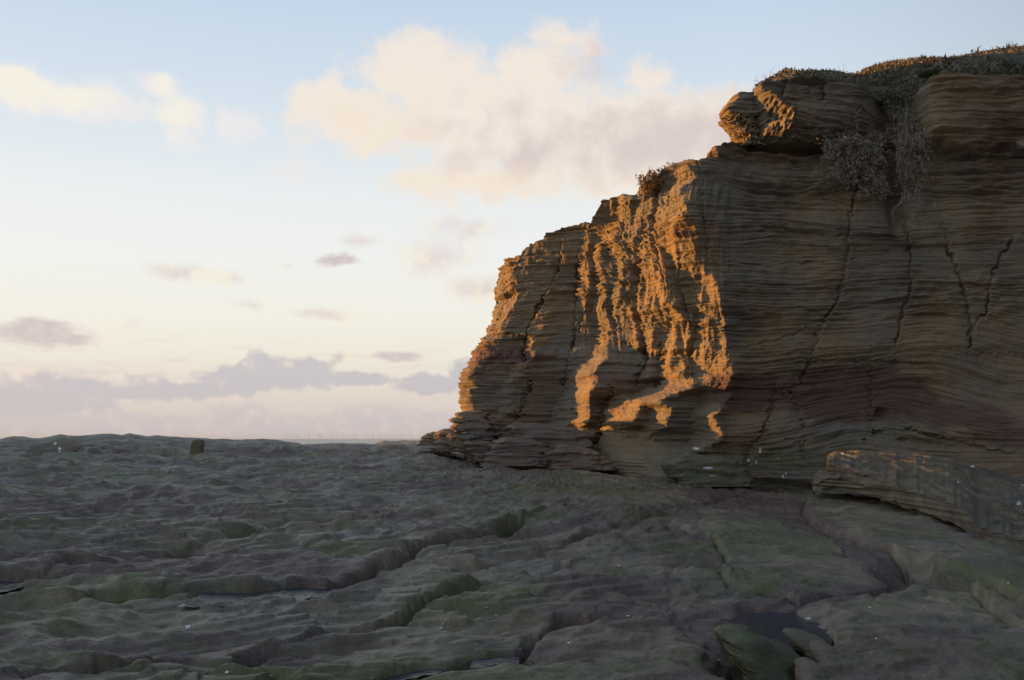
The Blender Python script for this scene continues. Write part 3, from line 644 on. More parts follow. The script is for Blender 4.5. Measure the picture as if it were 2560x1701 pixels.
    zc = interp(px, [(1100, 1060), (1480, 1080), (1600, 1095), (1750, 1110), (1950, 1135), (2560, 1180)])
    O = O+.55*sst(py, zc, zc+80)*sst(px, 1440, 1560)*(1-.6*sst(px, 1850, 1950))-.0
    O = O-.30*sst(py, zc+56, zc+82)*sst(px, 1780, 1960)*(1-sst(px, 2050, 2150))
    O = O+.25*sst(py, 1000, 1100)*sst(px, 1900, 2100)
    # upper tier: crag block, gully, right-hand block
    O = O+.32*sst(wpx, 1876, 1900)*(1-sst(wpy, 338, 356))*(1-sst(px, 2100, 2230))
    O = O-.22*sst(wpx, 1960, 2010)*sst(wpy, 300, 350)*(1-sst(wpy, 350, 440))*(1-sst(px, 2150, 2250))
    gy = np.clip((py-215)/(600-215), 0, 1); gc = 2235+10*gy; gw = 62*(1-gy*.75)
    O = O-.62*np.exp(-((px-gc)/gw)**2)*(1-sst(py, 480, 640))
    O = O+.45*sst(wpx, 2290, 2312)*(1-sst(wpy, 365+18*perlin(S*2, S*0, 8), 400+18*perlin(S*2, S*0, 8)))
    O = O-.14*sst(wpx, 2300, 2330)*sst(wpy, 385, 410)*(1-sst(wpy, 440, 560))
    O = O+.10*sst(wpx, 2310, 2350)*(sst(wpy, 432, 440)-sst(wpy, 448, 470))
    # rounded shoulder at the rim and slope of the lower tier
    O = O-.30*sst(t, .93, 1.0)*(S > sn)*sst(px, 1200, 1290)*(1-sst(px, 1840, 1870))*.5
    O = O-interp(py, [(360, .55), (470, .10), (560, 0)])*sst(px, 1760, 1900)*(1-sst(px, 2150, 2300))*sst(py, 352, 364)
    # joints
    for pts, w, dep in CRACKS:
        Dk, _k = polyd(wpx+5*perlin(S*3, ZB*9, 47), wpy, smooth_poly(pts, 1), 90)
        cm = .35+.9*sst(perlin(S*2.5+w, Z*1.7, 45), -.35, .45)
        wv = w*(.35+.5*sst(perlin(S*4+w, Z*3.1, 46), -.4, .4))
        O = O-dep*cm*np.exp(-(Dk/wv)**2)*front
        if pts[0][0] > 1800 or pts[0][0] < 1480: O = O+.035*np.sign(_k)*np.exp(-Dk/30)*sst(Dk, 0, 3)*front
    for cx, cy, rx, ry, h in [(2208, 1034, 17, 13, .35), (2155, 1100, 5, 4, .12), (2250, 1099, 12, 4, .12), (2240, 908, 14, 5, .1), (1600, 900, 30, 40, .12), (1555, 890, 20, 20, .06), (1965, 1098, 8, 3, .08), (1700, 905, 16, 24, .16), (1725, 880, 12, 10, .1)]:
        O = O-blob(cx, cy, rx, ry, h, 1.6)*front
    O = O-exc*.95
    O = O-G
    X = BX+nx[None, :]*O*.9; Y = BY+ny[None, :]*O-G
    Z = Z+exc*.02+.03*fbm(X*3, Y*3, 2, 99)*(1-kin)
    Z = Z+.25*lam*amp*kin
    red = np.full(Z.shape, .12)
    red = red+blob(1240, 880, 90, 26, .55)+blob(1320, 900, 160, 30, .35)+blob(1180, 960, 60, 50, .35)+blob(1600, 950, 200, 26, .45)+blob(1330, 970, 120, 50, .28)
    red = red+blob(2140, 985, 200, 80, .9, 2)+blob(1860, 985, 90, 60, .75, 2)+blob(2400, 1035, 120, 36, .7)+blob(2520, 1090, 130, 40, .55)+blob(2480, 330, 150, 110, .45)+blob(2280, 470, 60, 60, .3)+blob(1990, 330, 160, 40, .28)+blob(2520, 560, 100, 160, .3)+blob(1950, 740, 200, 60, .22)
    green = .10+blob(1400, 875, 160, 26, .35)+blob(1580, 900, 120, 34, .30)+blob(1900, 900, 160, 40, .30)+blob(2300, 960, 300, 60, .18)+blob(1850, 1150, 260, 45, .5, 2)+blob(2100, 1150, 200, 60, .25)+blob(2100, 640, 400, 150, .12)+blob(1960, 230, 200, 40, .1)
    white = np.zeros(Z.shape)
    for cx, cy, rx, ry in [(1900, 1124, 4, 9), (1898, 1132, 5, 4), (1886, 1156, 4, 5), (1868, 1152, 3, 3), (1942, 1147, 3, 3), (1950, 1190, 4, 6), (1957, 1184, 3, 5), (1770, 1175, 2, 5), (1777, 1190, 2, 6), (1796, 1176, 2, 4), (2018, 1204, 4, 2), (1520, 1160, 3, 3), (1740, 1122, 9, 4)]:
        white = np.maximum(white, blob(cx, cy, rx*.8, ry*.95, 1.0))
    o = grid_mesh('cliff', X, Y, Z, M_CLIFF, dict(red=red, green=green, wet=np.zeros_like(Z), white=white), dict(bedco=np.stack([S, ZB, Y*0], -1)))
    tag(o, kind='structure')
    return X, Y, Z, px, py
cX, cY, cZ, cPX, cPY = build_cliff()
def cliff_at(px, py):
    q, r = proj(cX[:, 57:-69], cY[:, 57:-69], cZ[:, 57:-69])
    k = np.argmin((q-px)**2+(r-py)**2+0.0); i, j = np.unravel_index(k, q.shape)
    return cX[i, j+57], cY[i, j+57], cZ[i, j+57]

# headland top: soil and turf sloping up and back from the rim
SKY = [(1100, 640), (1240, 634), (1850, 352), (1875, 262), (1890, 226), (1905, 224), (1960, 220), (2040, 212), (2140, 192), (2170, 181), (2240, 175), (2330, 164), (2375, 150), (2440, 134), (2500, 124), (2560, 114), (2800, 92)]
def build_top():
    rx, ry, rz = cX[-1], cY[-1], cZ[-1]
    n = 60; t = np.linspace(0, 1, n)[:, None]
    rpx, _ = proj(rx, ry, rz)
    j0 = 40; rx, ry, rz, rpx = rx[j0::2], ry[j0::2], rz[j0::2], rpx[j0::2]
    hi = sst(rpx, 1868, 1895)
    depth = 2.5+3.0*hi
    X = rx[None]+t*(.25*hi+.9*(1-hi))[None]*depth[None]*.4; Y = ry[None]+t*depth[None]
    # rise so that the crest reaches the skyline on the right, stays hidden elsewhere
    pX, _ = proj(X[-1], Y[-1], rz)
    zc = unproj(pX, interp(pX, SKY), Y[-1])[2]
    low = rz+depth*.10
    zc = np.where(hi > .5, zc, low)
    zc = rz+(zc-rz)
    prof = np.clip(t, 0, 1)**.75
    Z = rz[None]+(zc-rz)[None]*prof-.03*(1-t)*0
    Z = Z+.05*fbm(X*1.4, Y*1.4, 3, 80)*sst(t, 0, .15)
    # back side falls away gently
    Xb = X[-1][None]+np.linspace(0.5, 14, 16)[:, None]*.15; Yb = Y[-1][None]+np.linspace(.6, 16, 16)[:, None]; Zb = Z[-1][None]-.02*np.linspace(.6, 16, 16)[:, None]*1.0
    Xa = np.concatenate([X, Xb]); Ya = np.concatenate([Y, Yb]); Za = np.concatenate([Z, Zb])
    o = grid_mesh('headland_top', Xa, Ya, Za, M_SOIL); tag(o, kind='structure')
    return X, Y, Z, rpx
tX, tY, tZ, tPX = build_top()

# ------------------------------------------------------------------ loose rocks: lofted from their outline
def loft(name, rows, D, thick, mat, label, cat, group=None, amp=.03, bed=12.0, nseg=110, nring=56, yaw=0.0, seed=1, red=.2, green=.1, sq=2.8, tilt=0.0, pits=0.0, wet=0.0, white=(), parent=None, lean=0.22, cap=.22):
    ys = [r[0] for r in rows]; yy = np.linspace(ys[0], ys[-1], nring)
    jx = 7*amp/.08 if amp > .045 else 0
    xl = np.interp(yy, ys, [r[1] for r in rows]); xr = np.interp(yy, ys, [r[2] for r in rows])
    xl = np.convolve(np.pad(xl, 2, mode='edge'), np.ones(5)/5, 'valid'); xr = np.convolve(np.pad(xr, 2, mode='edge'), np.ones(5)/5, 'valid')
    xl = xl+jx*perlin(yy*.13+seed, yy*0, seed)+.4*jx*np.tanh(3*perlin(yy*.4+seed, yy*0, seed+1)); xr = xr+jx*perlin(yy*.13+seed, yy*0+5, seed)
    a, _, z = unproj(xl, yy, D); b, _, _ = unproj(xr, yy, D)
    cx = (a+b)/2; hx = (b-a)/2
    tt = np.linspace(0, 1, nring); prof = np.minimum(1, np.sqrt(np.clip(1-(1-np.clip(tt/cap, 0, 1))**2, 0.0, 1)))
    th = np.linspace(0, 2*np.pi, nseg, endpoint=False)+np.pi/2
    c, s_ = np.cos(th), np.sin(th)
    ex = 2/sq
    ux = np.sign(c)*np.abs(c)**ex; uy = np.sign(s_)*np.abs(s_)**ex
    rxx = hx[:, None]*np.maximum(prof, .06)[:, None]; ryy = thick*np.maximum(prof, .04)[:, None]*np.ones(nring)[:, None]
    X = cx[:, None]+ux[None]*rxx; Y = D+thick*.6+uy[None]*ryy+lean*(tt[:, None])*-1
    Z = z[:, None]+0*X
    Z = Z-tilt*(X-cx.mean())
    u = th[None]*np.mean(hx)*1.0; n = .5+seed*3.7
    zb = Z*1.0
    nr = .6*np.tanh(2.5*perlin(X*1.2+n, (zb+.06*perlin(X*2, Y*2, seed))*bed, seed))+.9*fbm(X*2.5+Y*2.1+n, Z*3+Y*.7, 3, seed+7)+.35*fbm(X*9+Y*5+n, Z*10+n, 2, seed+9)
    nr = nr*amp
    if pits:
        hc = cells((X+Y)*9+n, Z*9, seed); h2 = cells((X-Y)*17+n, Z*18, seed+1)
        nr = nr-pits*(.8*(1-sst(hc, .15, .45))+.5*(1-sst(h2, .15, .42)))
    lx = np.sqrt((ux*1.0)**2+uy**2)
    X = X+ux/lx*nr; Y = Y+uy/lx*nr; Z = Z+amp*.6*fbm(X*3+n, Y*3, 2, seed+11)*(1-tt[:, None])
    # close the top
    capX = np.repeat([[X[0].mean()]], nseg, 1); capY = np.repeat([[Y[0].mean()]], nseg, 1); capZ = np.repeat([[Z[0].mean()+.004]], nseg, 1)
    X = np.concatenate([capX, X]); Y = np.concatenate([capY, Y]); Z = np.concatenate([capZ, Z])
    qx, qy = proj(X, Y, Z); wh = np.zeros_like(X)
    for wx, wy, wr in white: wh = np.maximum(wh, np.exp(-(((qx-wx)/wr)**2+((qy-wy)/wr)**2)))
    ox, oy, oz = float(X.mean()), float(Y.mean()), float(Z.min())
    o = grid_mesh(name, X[::-1]-ox, Y[::-1]-oy, Z[::-1]-oz, mat, dict(red=np.full(X.shape, red), green=(green+.3*fbm(X*2, Y*2, 2, 5))[::-1], wet=np.full(X.shape, wet), white=wh[::-1]), dict(bedco=np.stack([X+Y, Z+0*X, Y*0], -1)[::-1]), wrap=True)
    o.location = (ox, oy, oz)
    if parent: o.parent = parent
    if cat: tag(o, label, cat, group)
    return o
# the overhanging crag behind the upper block
cr = empty('crag', (4.9, 21.3, 6.6), 'pitted overhanging crag jutting into the sky at the cliff top', 'rock')

for rows, th_, pit_, sd, sq_, am in (([(231, 1846, 1900), (235, 1836, 1905), (246, 1830, 1910), (257, 1827, 1898), (262, 1813, 1900), (275, 1812, 1904), (286, 1812, 1904), (294, 1822, 1904)], .45, 0.0, 5, 5.0, .055),
        ([(284, 1815, 1890), (290, 1808, 1892), (302, 1812, 1894), (315, 1826, 1898), (328, 1838, 1904), (340, 1846, 1910), (352, 1850, 1916), (366, 1850, 1920)], .42, .11, 6, 2.6, .055)):
    o = loft('ledge' if pit_ == 0 else 'pitted_face', rows, 21.35, th_, M_CLIFF, None, None, amp=am, bed=14, nseg=200, nring=80, pits=pit_, seed=sd, sq=sq_, red=.2, lean=0.0, cap=.07)
    o.parent = cr; o.matrix_parent_inverse = __import__('mathutils').Matrix.Translation((-4.9, -21.3, -6.6))
BR = 'broken rocks at the seaward foot of the cliff'
loft('boulder', [(1040, 1136, 1170), (1046, 1124, 1215), (1056, 1126, 1232), (1070, 1130, 1243), (1085, 1150, 1245), (1100, 1180, 1240), (1112, 1200, 1236)], 23.1, .5, M_BOULD, 'large rounded boulder under the seaward nose of the cliff', 'boulder', BR, amp=.085, sq=4.5, seed=11, green=.05)
loft('rock_slab', [(1027, 1150, 1215), (1032, 1138, 1220), (1040, 1140, 1222), (1047, 1150, 1215), (1052, 1160, 1210)], 23.3, .5, M_BOULD, 'thin slab lying on top of the large boulder at the cliff nose', 'rock slab', BR, amp=.05, sq=5, seed=12, nring=30)
loft('rock_slab', [(1082, 1122, 1160), (1088, 1121, 1185), (1098, 1125, 1210), (1108, 1130, 1220), (1120, 1140, 1225), (1140, 1165, 1228), (1155, 1180, 1230)], 22.9, .5, M_BOULD, 'stack of thin layered slabs below the large boulder', 'rock slab', BR, amp=.085, bed=22, sq=6, seed=13)
loft('rock_slab', [(1102, 1162, 1200), (1108, 1160, 1236), (1122, 1165, 1262), (1136, 1180, 1262), (1160, 1200, 1260)], 22.6, .4, M_BOULD, 'layered slab wedged between boulder and tilted block', 'rock slab', BR, amp=.08, bed=22, sq=6, seed=14, tilt=.08)
loft('rock_block', [(1092, 1246, 1290), (1097, 1240, 1330), (1108, 1234, 1368), (1120, 1228, 1380), (1140, 1230, 1385), (1170, 1225, 1390)], 22.3, .5, M_BOULD, 'long tilted block with banded side at the cliff foot', 'rock block', BR, amp=.07, bed=18, sq=6, seed=15, red=.3, tilt=.05)
loft('rock_ledge', [(1060, 1270, 1340), (1066, 1262, 1420), (1080, 1266, 1470), (1095, 1280, 1478), (1108, 1330, 1476), (1124, 1360, 1470)], 22.7, .6, M_BOULD, 'smooth undercut ledge left of the dark cleft at the cliff base', 'rock ledge', BR, amp=.07, bed=12, sq=5, seed=16, tilt=.04)
loft('rock_slab', [(1131, 1215, 1250), (1136, 1212, 1300), (1148, 1214, 1345), (1165, 1205, 1360)], 22.0, .35, M_BOULD, 'low pinkish slab in front of the tilted banded block', 'rock slab', BR, amp=.06, bed=16, sq=6, seed=17, red=.5, nring=34)
loft('boulder', [(1112, 1392, 1440), (1118, 1382, 1466), (1130, 1374, 1490), (1145, 1378, 1520), (1175, 1370, 1540)], 21.9, .45, M_BOULD, 'knobbly pinkish boulder just below the dark cleft', 'boulder', BR, amp=.08, sq=4, seed=18, red=.4)
loft('boulder', [(1073, 1104, 1124), (1078, 1096, 1136), (1090, 1090, 1150), (1105, 1085, 1180), (1130, 1080, 1200)], 24.2, .5, M_BOULD, 'small reddish rock against the sky at the far left of the cliff foot', 'boulder', BR, amp=.07, sq=4, seed=19, red=.35)
loft('boulder', [(1080, 1072, 1090), (1086, 1062, 1105), (1096, 1052, 1120), (1115, 1045, 1135)], 25.0, .5, M_BOULD, 'low sunlit rock touching the sea horizon left of the cliff', 'boulder', BR, amp=.07, sq=4, seed=20, red=.35)
loft('rock_block', [(1138, 1690, 1830), (1146, 1674, 1850), (1160, 1665, 1862), (1175, 1666, 1866), (1190, 1680, 1870), (1215, 1700, 1880)], 20.6, .5, M_SLAB, 'smooth dark green block at the foot of the sunlit corner', 'rock block', amp=.06, bed=7, sq=4, seed=21, green=.6, white=((1770, 1170, 4), (1778, 1190, 3), (1796, 1176, 3)))
loft('boulder', [(1104, 110, 175), (1110, 92, 200), (1125, 84, 215), (1145, 76, 225), (1165, 70, 240), (1185, 60, 260)], 24.6, .6, M_SLAB, 'smooth grey boulder with white droppings near the left horizon', 'boulder', amp=.05, seed=22, green=.35, bed=3, lean=2.2, white=((149, 1122, 5), (138, 1109, 5), (149, 1130, 4)))
loft('rock_block', [(1099, 484, 505), (1102, 482, 507), (1115, 481, 508), (1134, 480, 509), (1150, 478, 512)], 24.4, .14, M_SLAB, 'small square-cut block standing upright on the far ridge', 'rock block', amp=.02, seed=23, nring=34, nseg=60, sq=7, cap=.06, green=.6)
loft('boulder', [(348, 2550, 2562), (352, 2544, 2570), (360, 2541, 2574), (370, 2543, 2573), (377, 2549, 2564)], 20.0, .12, M_BOULD, 'rounded stone lodged on a bed high in the right wall', 'boulder', amp=.01, seed=24, nring=30, nseg=50, sq=2)

# tilted slab beds at the right, in front of the wall
def plate_mesh(name, poly, D0, D1, thick, label, cat, seed, green=.3, red=.15, mat=M_SLAB, cut=.05):
    """tilted bed: outline seen in the photograph, distance D0 at its top-left to D1 at its bottom-right, real thickness"""
    P = np.array(poly, float); xs, ys = P[:, 0], P[:, 1]
    nx_, ny_ = 300, 110
    # parametrise rows between upper and lower chains
    u = np.linspace(0, 1, nx_)
    xmin, xmax = xs.min()+2, min(xs.max(), 2750)
    gx = xmin+(xmax-xmin)*u**1.15
    up = np.full(nx_, 1e9); lo = np.full(nx_, -1e9)
    Q = np.concatenate([P, P[:1]])
    for (x0, y0), (x1, y1) in zip(Q[:-1], Q[1:]):
        if x0 == x1: continue
        m = (gx >= min(x0, x1)) & (gx <= max(x0, x1)); yv = y0+(y1-y0)*(gx-x0)/(x1-x0)
        up = np.where(m, np.minimum(up, yv), up); lo = np.where(m, np.maximum(lo, yv), lo)
    v = np.linspace(0, 1, ny_)[:, None]
    GX = np.repeat(gx[None], ny_, 0); GY = up[None]+(lo-up)[None]*v
    GX = GX+5*fbm(GX/14, GY/14, 3, seed)*(1-sst(u, 0, .3)[None]); GY = GY+7.0*fbm(GX/34, GY*0+seed, 3, seed+4)*v
    kx = (GX-xmin)/(xmax-xmin); ky = (GY-ys.min())/(ys.max()-ys.min())
    uu = u[None]**1.15; Du = D0-(D0-D1)*.26*uu; Dl = D0-1.9-(D0-1.9-D1)*uu**.9
    Dm = Du+(Dl-Du)*v
    X, Y, Z = unproj(GX, GY, Dm)
    e = np.minimum(np.minimum(v, 1-v)*ny_/10, np.minimum(u, 1)[None]*nx_/10); e = sst(e, 0, 1)
    e2 = e*(.15+.85*sst(GX, 2250, 2480))
    Z = Z+.03*fbm(X*2, Y*2, 3, seed+1)*e2+.02*np.tanh(3*perlin((X*.8-Y*.6)*1.5, (X*.6+Y*.8)*7, seed+2))*e2+.014*fbm(X*5, Y*9, 3, seed+3)*e*(.6+.4*e2)-.02*(1-sst(cells(X*3.2, Y*4.5, seed), .12, .3))*e+.035*ridged((X*.8-Y*.6)*.6, (X*.6+Y*.8)*3.2, 3, seed+9)*e*sst(GX, 2110, 2260)-.03*(1-e)
    tv = v*4.0+1.1*perlin(GX/190, GY/60, seed+12)+.35*perlin(GX/50, GY/30, seed+13); tf = tv-np.floor(tv)
    Z = Z-.055*(sst(tf, .0, .16)-tf)*e*sst(GX, 2060, 2140)
    # underside / scarp rows: drop and tuck in
    k = 26; rows = [(X, Y, Z)]
    sX, sY, sZ = [], [], []
    for i in range(1, k):
        f = i/(k-1); z = Z[-1]-thick*f
        tuck = cut+.07*np.tanh(3*perlin(X[-1]*1.3, z*16, seed+5))*1.0+.03*fbm(X[-1]*5, z*12, 2, seed+6)+.25*thick*f
        sX.append(X[-1]+tuck*.25); sY.append(Y[-1]+tuck); sZ.append(z)
    Xa = np.concatenate([X, np.array(sX)]); Ya = np.concatenate([Y, np.array(sY)]); Za = np.concatenate([Z, np.array(sZ)])
    # left end scarp
    lX, lY, lZ = [], [], []
    for i in range(k, 0, -1):
        f = i/k; z = Za[:, 0]-thick*f*.8
        tuck = .02+.05*np.tanh(3*perlin(Ya[:, 0]*1.3, z*16, seed+5))+.03*fbm(Ya[:, 0]*6, z*12, 2, seed+8)+.3*thick*f
        lX.append(Xa[:, 0]+tuck); lY.append(Ya[:, 0]); lZ.append(z)
    Xa = np.concatenate([np.array(lX).T, Xa], 1); Ya = np.concatenate([np.array(lY).T, Ya], 1); Za = np.concatenate([np.array(lZ).T, Za], 1)
    wh = np.zeros_like(Xa); qx, qy = proj(Xa, Ya, Za)
    for wx, wy, wr in [(2106, 1134, 4), (2432, 1166, 6), (2365, 1176, 3), (2548, 1258, 9), (2300, 1146, 3), (2555, 1213, 4), (2395, 1207, 3), (2470, 1225, 3)]:
        wh = np.maximum(wh, np.exp(-(((qx-wx)/wr)**2+((qy-wy)/(wr*.6))**2)))
    ox, oy, oz = float(Xa.mean()), float(Ya.mean()), float(Za.min())
    o = grid_mesh(name, Xa-ox, Ya-oy, Za-oz, mat, dict(red=np.full(Xa.shape, red)+.3*fbm(Xa, Ya, 2, 6), green=green+.35*fbm(Xa*1.5, Ya*1.5, 3, 5), wet=0*Xa, white=wh), dict(bedco=np.stack([Xa*.8-Ya*.6, Xa*.6+Ya*.8, Za*2], -1)))
    o.location = (ox, oy, oz)
    return tag(o, label, cat)
plate_mesh('rock_slab', SLAB, 19.2, 8.6, .24, 'broad tilted slab with sunlit tip in front of the right wall', 'rock slab', 31)
plate_mesh('rock_slab', SLAB2, 18.9, 13.5, .15, 'thin under slab beneath the tip of the broad tilted slab', 'rock slab', 41, green=.15, red=.3)

# foreground boulders in the pool at the bottom right
loft('boulder', [(1590, 1840, 1930), (1600, 1822, 1960), (1620, 1814, 1985), (1650, 1822, 2000), (1680, 1850, 2010), (1720, 1880, 2020)], 6.55, .30, M_GREENB, 'flat boulder covered in green weed in the pool', 'boulder', amp=.05, seed=51, green=.35, bed=4, sq=2.4, wet=.5, tilt=.25)
loft('boulder', [(1584, 1965, 2040), (1590, 1958, 2058), (1602, 1964, 2070), (1625, 1990, 2075), (1650, 2010, 2070)], 6.9, .14, M_SLAB, 'small mossy stone with pale edge beside the weedy boulder', 'boulder', amp=.015, seed=52, green=.5, bed=3, tilt=.2, wet=.3)
loft('boulder', [(1610, 2045, 2070), (1622, 2036, 2082), (1640, 2034, 2085), (1660, 2036, 2080)], 6.6, .12, M_SLAB, 'brown cobble jammed in the crack right of the mossy stone', 'boulder', amp=.015, seed=53, green=.2, red=.4, bed=3, wet=.3)
loft('boulder', [(1654, 2010, 2045), (1666, 2000, 2055), (1690, 1996, 2060), (1730, 1990, 2070)], 6.2, .16, M_SLAB, 'rounded pale stone at the bottom edge beside the crack', 'boulder', amp=.015, seed=54, green=.2, red=.3, bed=3)

# ------------------------------------------------------------------ pools
def pool(poly, label, lift, group=None):
    P = [gpt(x, y) for x, y in poly]
    z = min(gpt(1930+q, 1555)[2] for q in range(-60, 61, 20))+.05
    V = []
    for x, y in poly:
        a, _, b = unproj(x, y, 1.0); 
        r = z/b if b < 0 else 20.0
        V.append((a*r, r, z))
    c = np.mean(V, axis=0); V = [tuple(np.array(v)-c) for v in V]
    o = tri_mesh('tide_pool', V, [tuple(range(len(V)))[::-1]], M_POOL); o.location = c
    n = o.data.polygons[0].normal
    tag(o, label, 'tide pool', group); return o
def strip(line, halfw, lift, label, group=None):
    V = []; F = []
    pts = smooth_poly(line, 2)
    for i, (x, y) in enumerate(pts):
        p = np.array(gpt(x, y)); mz = float(np.mean([gz(p[0], p[1]+q) for q in np.linspace(-.7, -.3, 9)]))
        z = mz+lift; V += [(p[0], p[1]-halfw*4.2, z), (p[0], p[1]+.04, z)]
        if i: F.append((2*i-2, 2*i, 2*i+1, 2*i-1))
    z = np.array([v[2] for v in V]); z[:] = np.convolve(np.pad(z, 6, mode='edge'), np.ones(13)/13, 'valid')
    c = np.mean(V, axis=0)
    o = tri_mesh('tide_pool', [(v[0]-c[0], v[1]-c[1], zz-c[2]) for v, zz in zip(V, z)], F, M_POOL); o.location = c
    return tag(o, label, 'tide pool', group)
TP = 'water lying in cracks of the shelf'
strip([(520, 1476), (570, 1469), (660, 1458), (760, 1448), (860, 1438)], .20, .019, 'long thin streak of water in the main diagonal crack', TP)
strip([(-40, 1436), (60, 1434), (130, 1426)], .2, .012, 'short water streak in the crack at the left edge', TP)
strip([(960, 1675), (1040, 1660), (1110, 1650)], .06, 0, 'small water glint in the lower crack left of centre', TP)
strip([(760, 1700), (860, 1694), (940, 1686)], .05, 0, 'water strip in the crack at the bottom edge', TP)
strip([(1180, 1632), (1240, 1626), (1296, 1622)], .08, 0, 'dark pool under the overhanging lip right of centre', TP)
pool([(1780, 1540), (1830, 1510), (1920, 1495), (2020, 1515), (2080, 1560), (2080, 1610), (2010, 1630), (1900, 1620), (1800, 1590)], 'shallow dark pool beside the mossy stone at lower right', .02, None)

# white shells on the shelf
def shell_mesh():
    V = [(0, 0, .5)]; F = []
    n = 10
    for k, (r, z) in enumerate([(.35, .36), (.75, .12), (1.0, 0)]):
        for i in range(n): V.append((r*math.cos(2*math.pi*i/n)*(1+.08*(i % 2)), r*.85*math.sin(2*math.pi*i/n), z))
    for i in range(n): F.append((0, 1+i, 1+(i+1) % n))
    for k in range(2):
        for i in range(n):
            a = 1+k*n+i; b = 1+k*n+(i+1) % n; F.append((a, a+n, b+n, b))
    me = bpy.data.meshes.new('shell'); me.from_pydata(V, [], F); me.materials.append(M_SHELL); return me
SHM = shell_mesh()
SH = [(2023, 1552, .045, 'brightest white shell, in the dark pool at lower right'), (1548, 1414, .028, 'white shell on the shelf right of the long crack'), (1570, 1543, .030, 'white shell low on the shelf at centre right'), (2174, 1523, .028, 'white shell above the pale stone at lower right'),
      (1103, 1573, .032, 'white shell below the forked crack near the centre'), (1423, 1608, .030, 'white shell beside the overhanging lip'), (1240, 1539, .020, 'tiny white shell left of the overhanging lip'), (1216, 1525, .020, 'tiny white shell nearest the centre of the shelf'),
      (568, 1683, .03, 'white shell at the bottom edge left of centre'), (2149, 1556, .02, 'small shell on the bed right of the pool'), (2192, 1606, .022, 'small pale shell below the pool on the right bed'), (2523, 1500, .02, 'small shell on the bed at the right edge'),
      (461, 1450, .018, 'tiny shell just above the water streak'), (251, 1465, .018, 'tiny shell near the left end of the main crack'), (590, 1398, .018, 'tiny shell on the brown bed above the main crack'), (1026, 1457, .022, 'pale shell below the end of the water streak'),
      (1795, 1659, .018, 'tiny shell left of the weedy boulder'), (1300, 1652, .015, 'tiny shell at bottom centre'), (1344, 1207, .02, 'tiny shell high on the shelf below the cliff'), (643, 1117, .03, 'pale shell on the far ridge')]
for x, y, r, lb in SH:
    p = gpt(x, y); o = bpy.data.objects.new('shell', SHM); C.objects.link(o)
    o.location = (p[0], p[1], p[2]-.002); o.scale = (r*.62, r*.62, r*.6); o.rotation_euler = (random.uniform(-.2, .2), random.uniform(-.2, .2), random.uniform(0, 6))
    tag(o, lb, 'shell', 'white shells scattered on the shelf')

# ------------------------------------------------------------------ vegetation
class Geo:
    def __init__(s): s.V = []; s.F = []
    def tube(s, pts, r0, r1, n=3):
        base = len(s.V); m = len(pts)
        for i, p in enumerate(pts):
            p = np.array(p, float); q = np.array(pts[min(i+1, m-1)], float)-np.array(pts[max(i-1, 0)], float)
            q = q/(np.linalg.norm(q)+1e-9); a = np.cross(q, (0.3, .2, .93)); a /= np.linalg.norm(a)+1e-9; b = np.cross(q, a)
            r = r0+(r1-r0)*i/(m-1)
            for k in range(n):
                t = 2*math.pi*k/n; s.V.append(p+(a*math.cos(t)+b*math.sin(t))*r)
        for i in range(m-1):
            for k in range(n):
                s.F.append((base+i*n+k, base+i*n+(k+1) % n, base+(i+1)*n+(k+1) % n, base+(i+1)*n+k))
    def leaf(s, p, d, L, w):
        d = np.array(d, float); d /= np.linalg.norm(d)+1e-9
        a = np.cross(d, RNG.normal(size=3)); a /= np.linalg.norm(a)+1e-9
        b = len(s.V); p = np.array(p, float)
        s.V += [p, p+d*L*.5+a*w, p+d*L, p+d*L*.45-a*w]; s.F += [(b, b+1, b+2), (b, b+2, b+3)]
def rdir(up=0.3):
    v = RNG.normal(size=3); v /= np.linalg.norm(v); v[2] += up; return v/np.linalg.norm(v)
def wander(p, d, L, n, bend=.25, grav=0.0):
    pts = [np.array(p, float)]; d = np.array(d, float)
    for i in range(n):
        d = d+RNG.normal(size=3)*bend; d[2] -= grav; d /= np.linalg.norm(d); pts.append(pts[-1]+d*L/n)
    return pts
def bush(label, c, rad, nstem, nleaf, twigm, leafm, cat='bush', up=.5, Lleaf=.035, wleaf=.008, grav=0.0, name='bush', root=None, group=None, dir0=None, spread=.6, thick=.004, outw=0.0):
    c = np.array(c, float)+np.array((0, outw, 0)); e = empty(name, tuple(c), label, cat, group)
    st = Geo(); fo = Geo(); rad = np.array(rad, float)
    base = np.array(root, float)-c if root is not None else np.array((0, 0, -rad[2]*.8))
    for i in range(nstem):
        v = RNG.normal(size=3); v /= np.linalg.norm(v); tip = v*rad*RNG.uniform(.55, 1.0)
        if tip[2] < 0 and up > 0: tip[2] *= 1-up
        b = base+RNG.normal(size=3)*rad*.28
        mid = (b+tip)/2+RNG.normal(size=3)*rad*.15
        pts = [b*(1-t)**2+2*mid*t*(1-t)+tip*t*t for t in np.linspace(0, 1, 7)]
        pts = [p+RNG.normal(size=3)*.006 for p in pts]
        st.tube(pts, thick, thick*.3)
        for k in range(3):
            t0 = pts[RNG.integers(2, 6)]; q = wander(t0, rdir(up), rad.mean()*RNG.uniform(.15, .4), 4, .35, grav)
            st.tube(q, thick*.5, thick*.2)
            for _ in range(max(1, nleaf//(nstem*4))):
                a = q[RNG.integers(1, 5)]; fo.leaf(a, rdir(up), Lleaf*RNG.uniform(.6, 1.3), wleaf)
        for _ in range(max(1, nleaf//(nstem*4))):
            a = pts[RNG.integers(2, 7)]; fo.leaf(a, rdir(up), Lleaf*RNG.uniform(.6, 1.3), wleaf)
    s = tri_mesh('stem', st.V, st.F, twigm, e)
    if fo.V: f = tri_mesh('foliage', fo.V, fo.F, leafm, e)
    return e
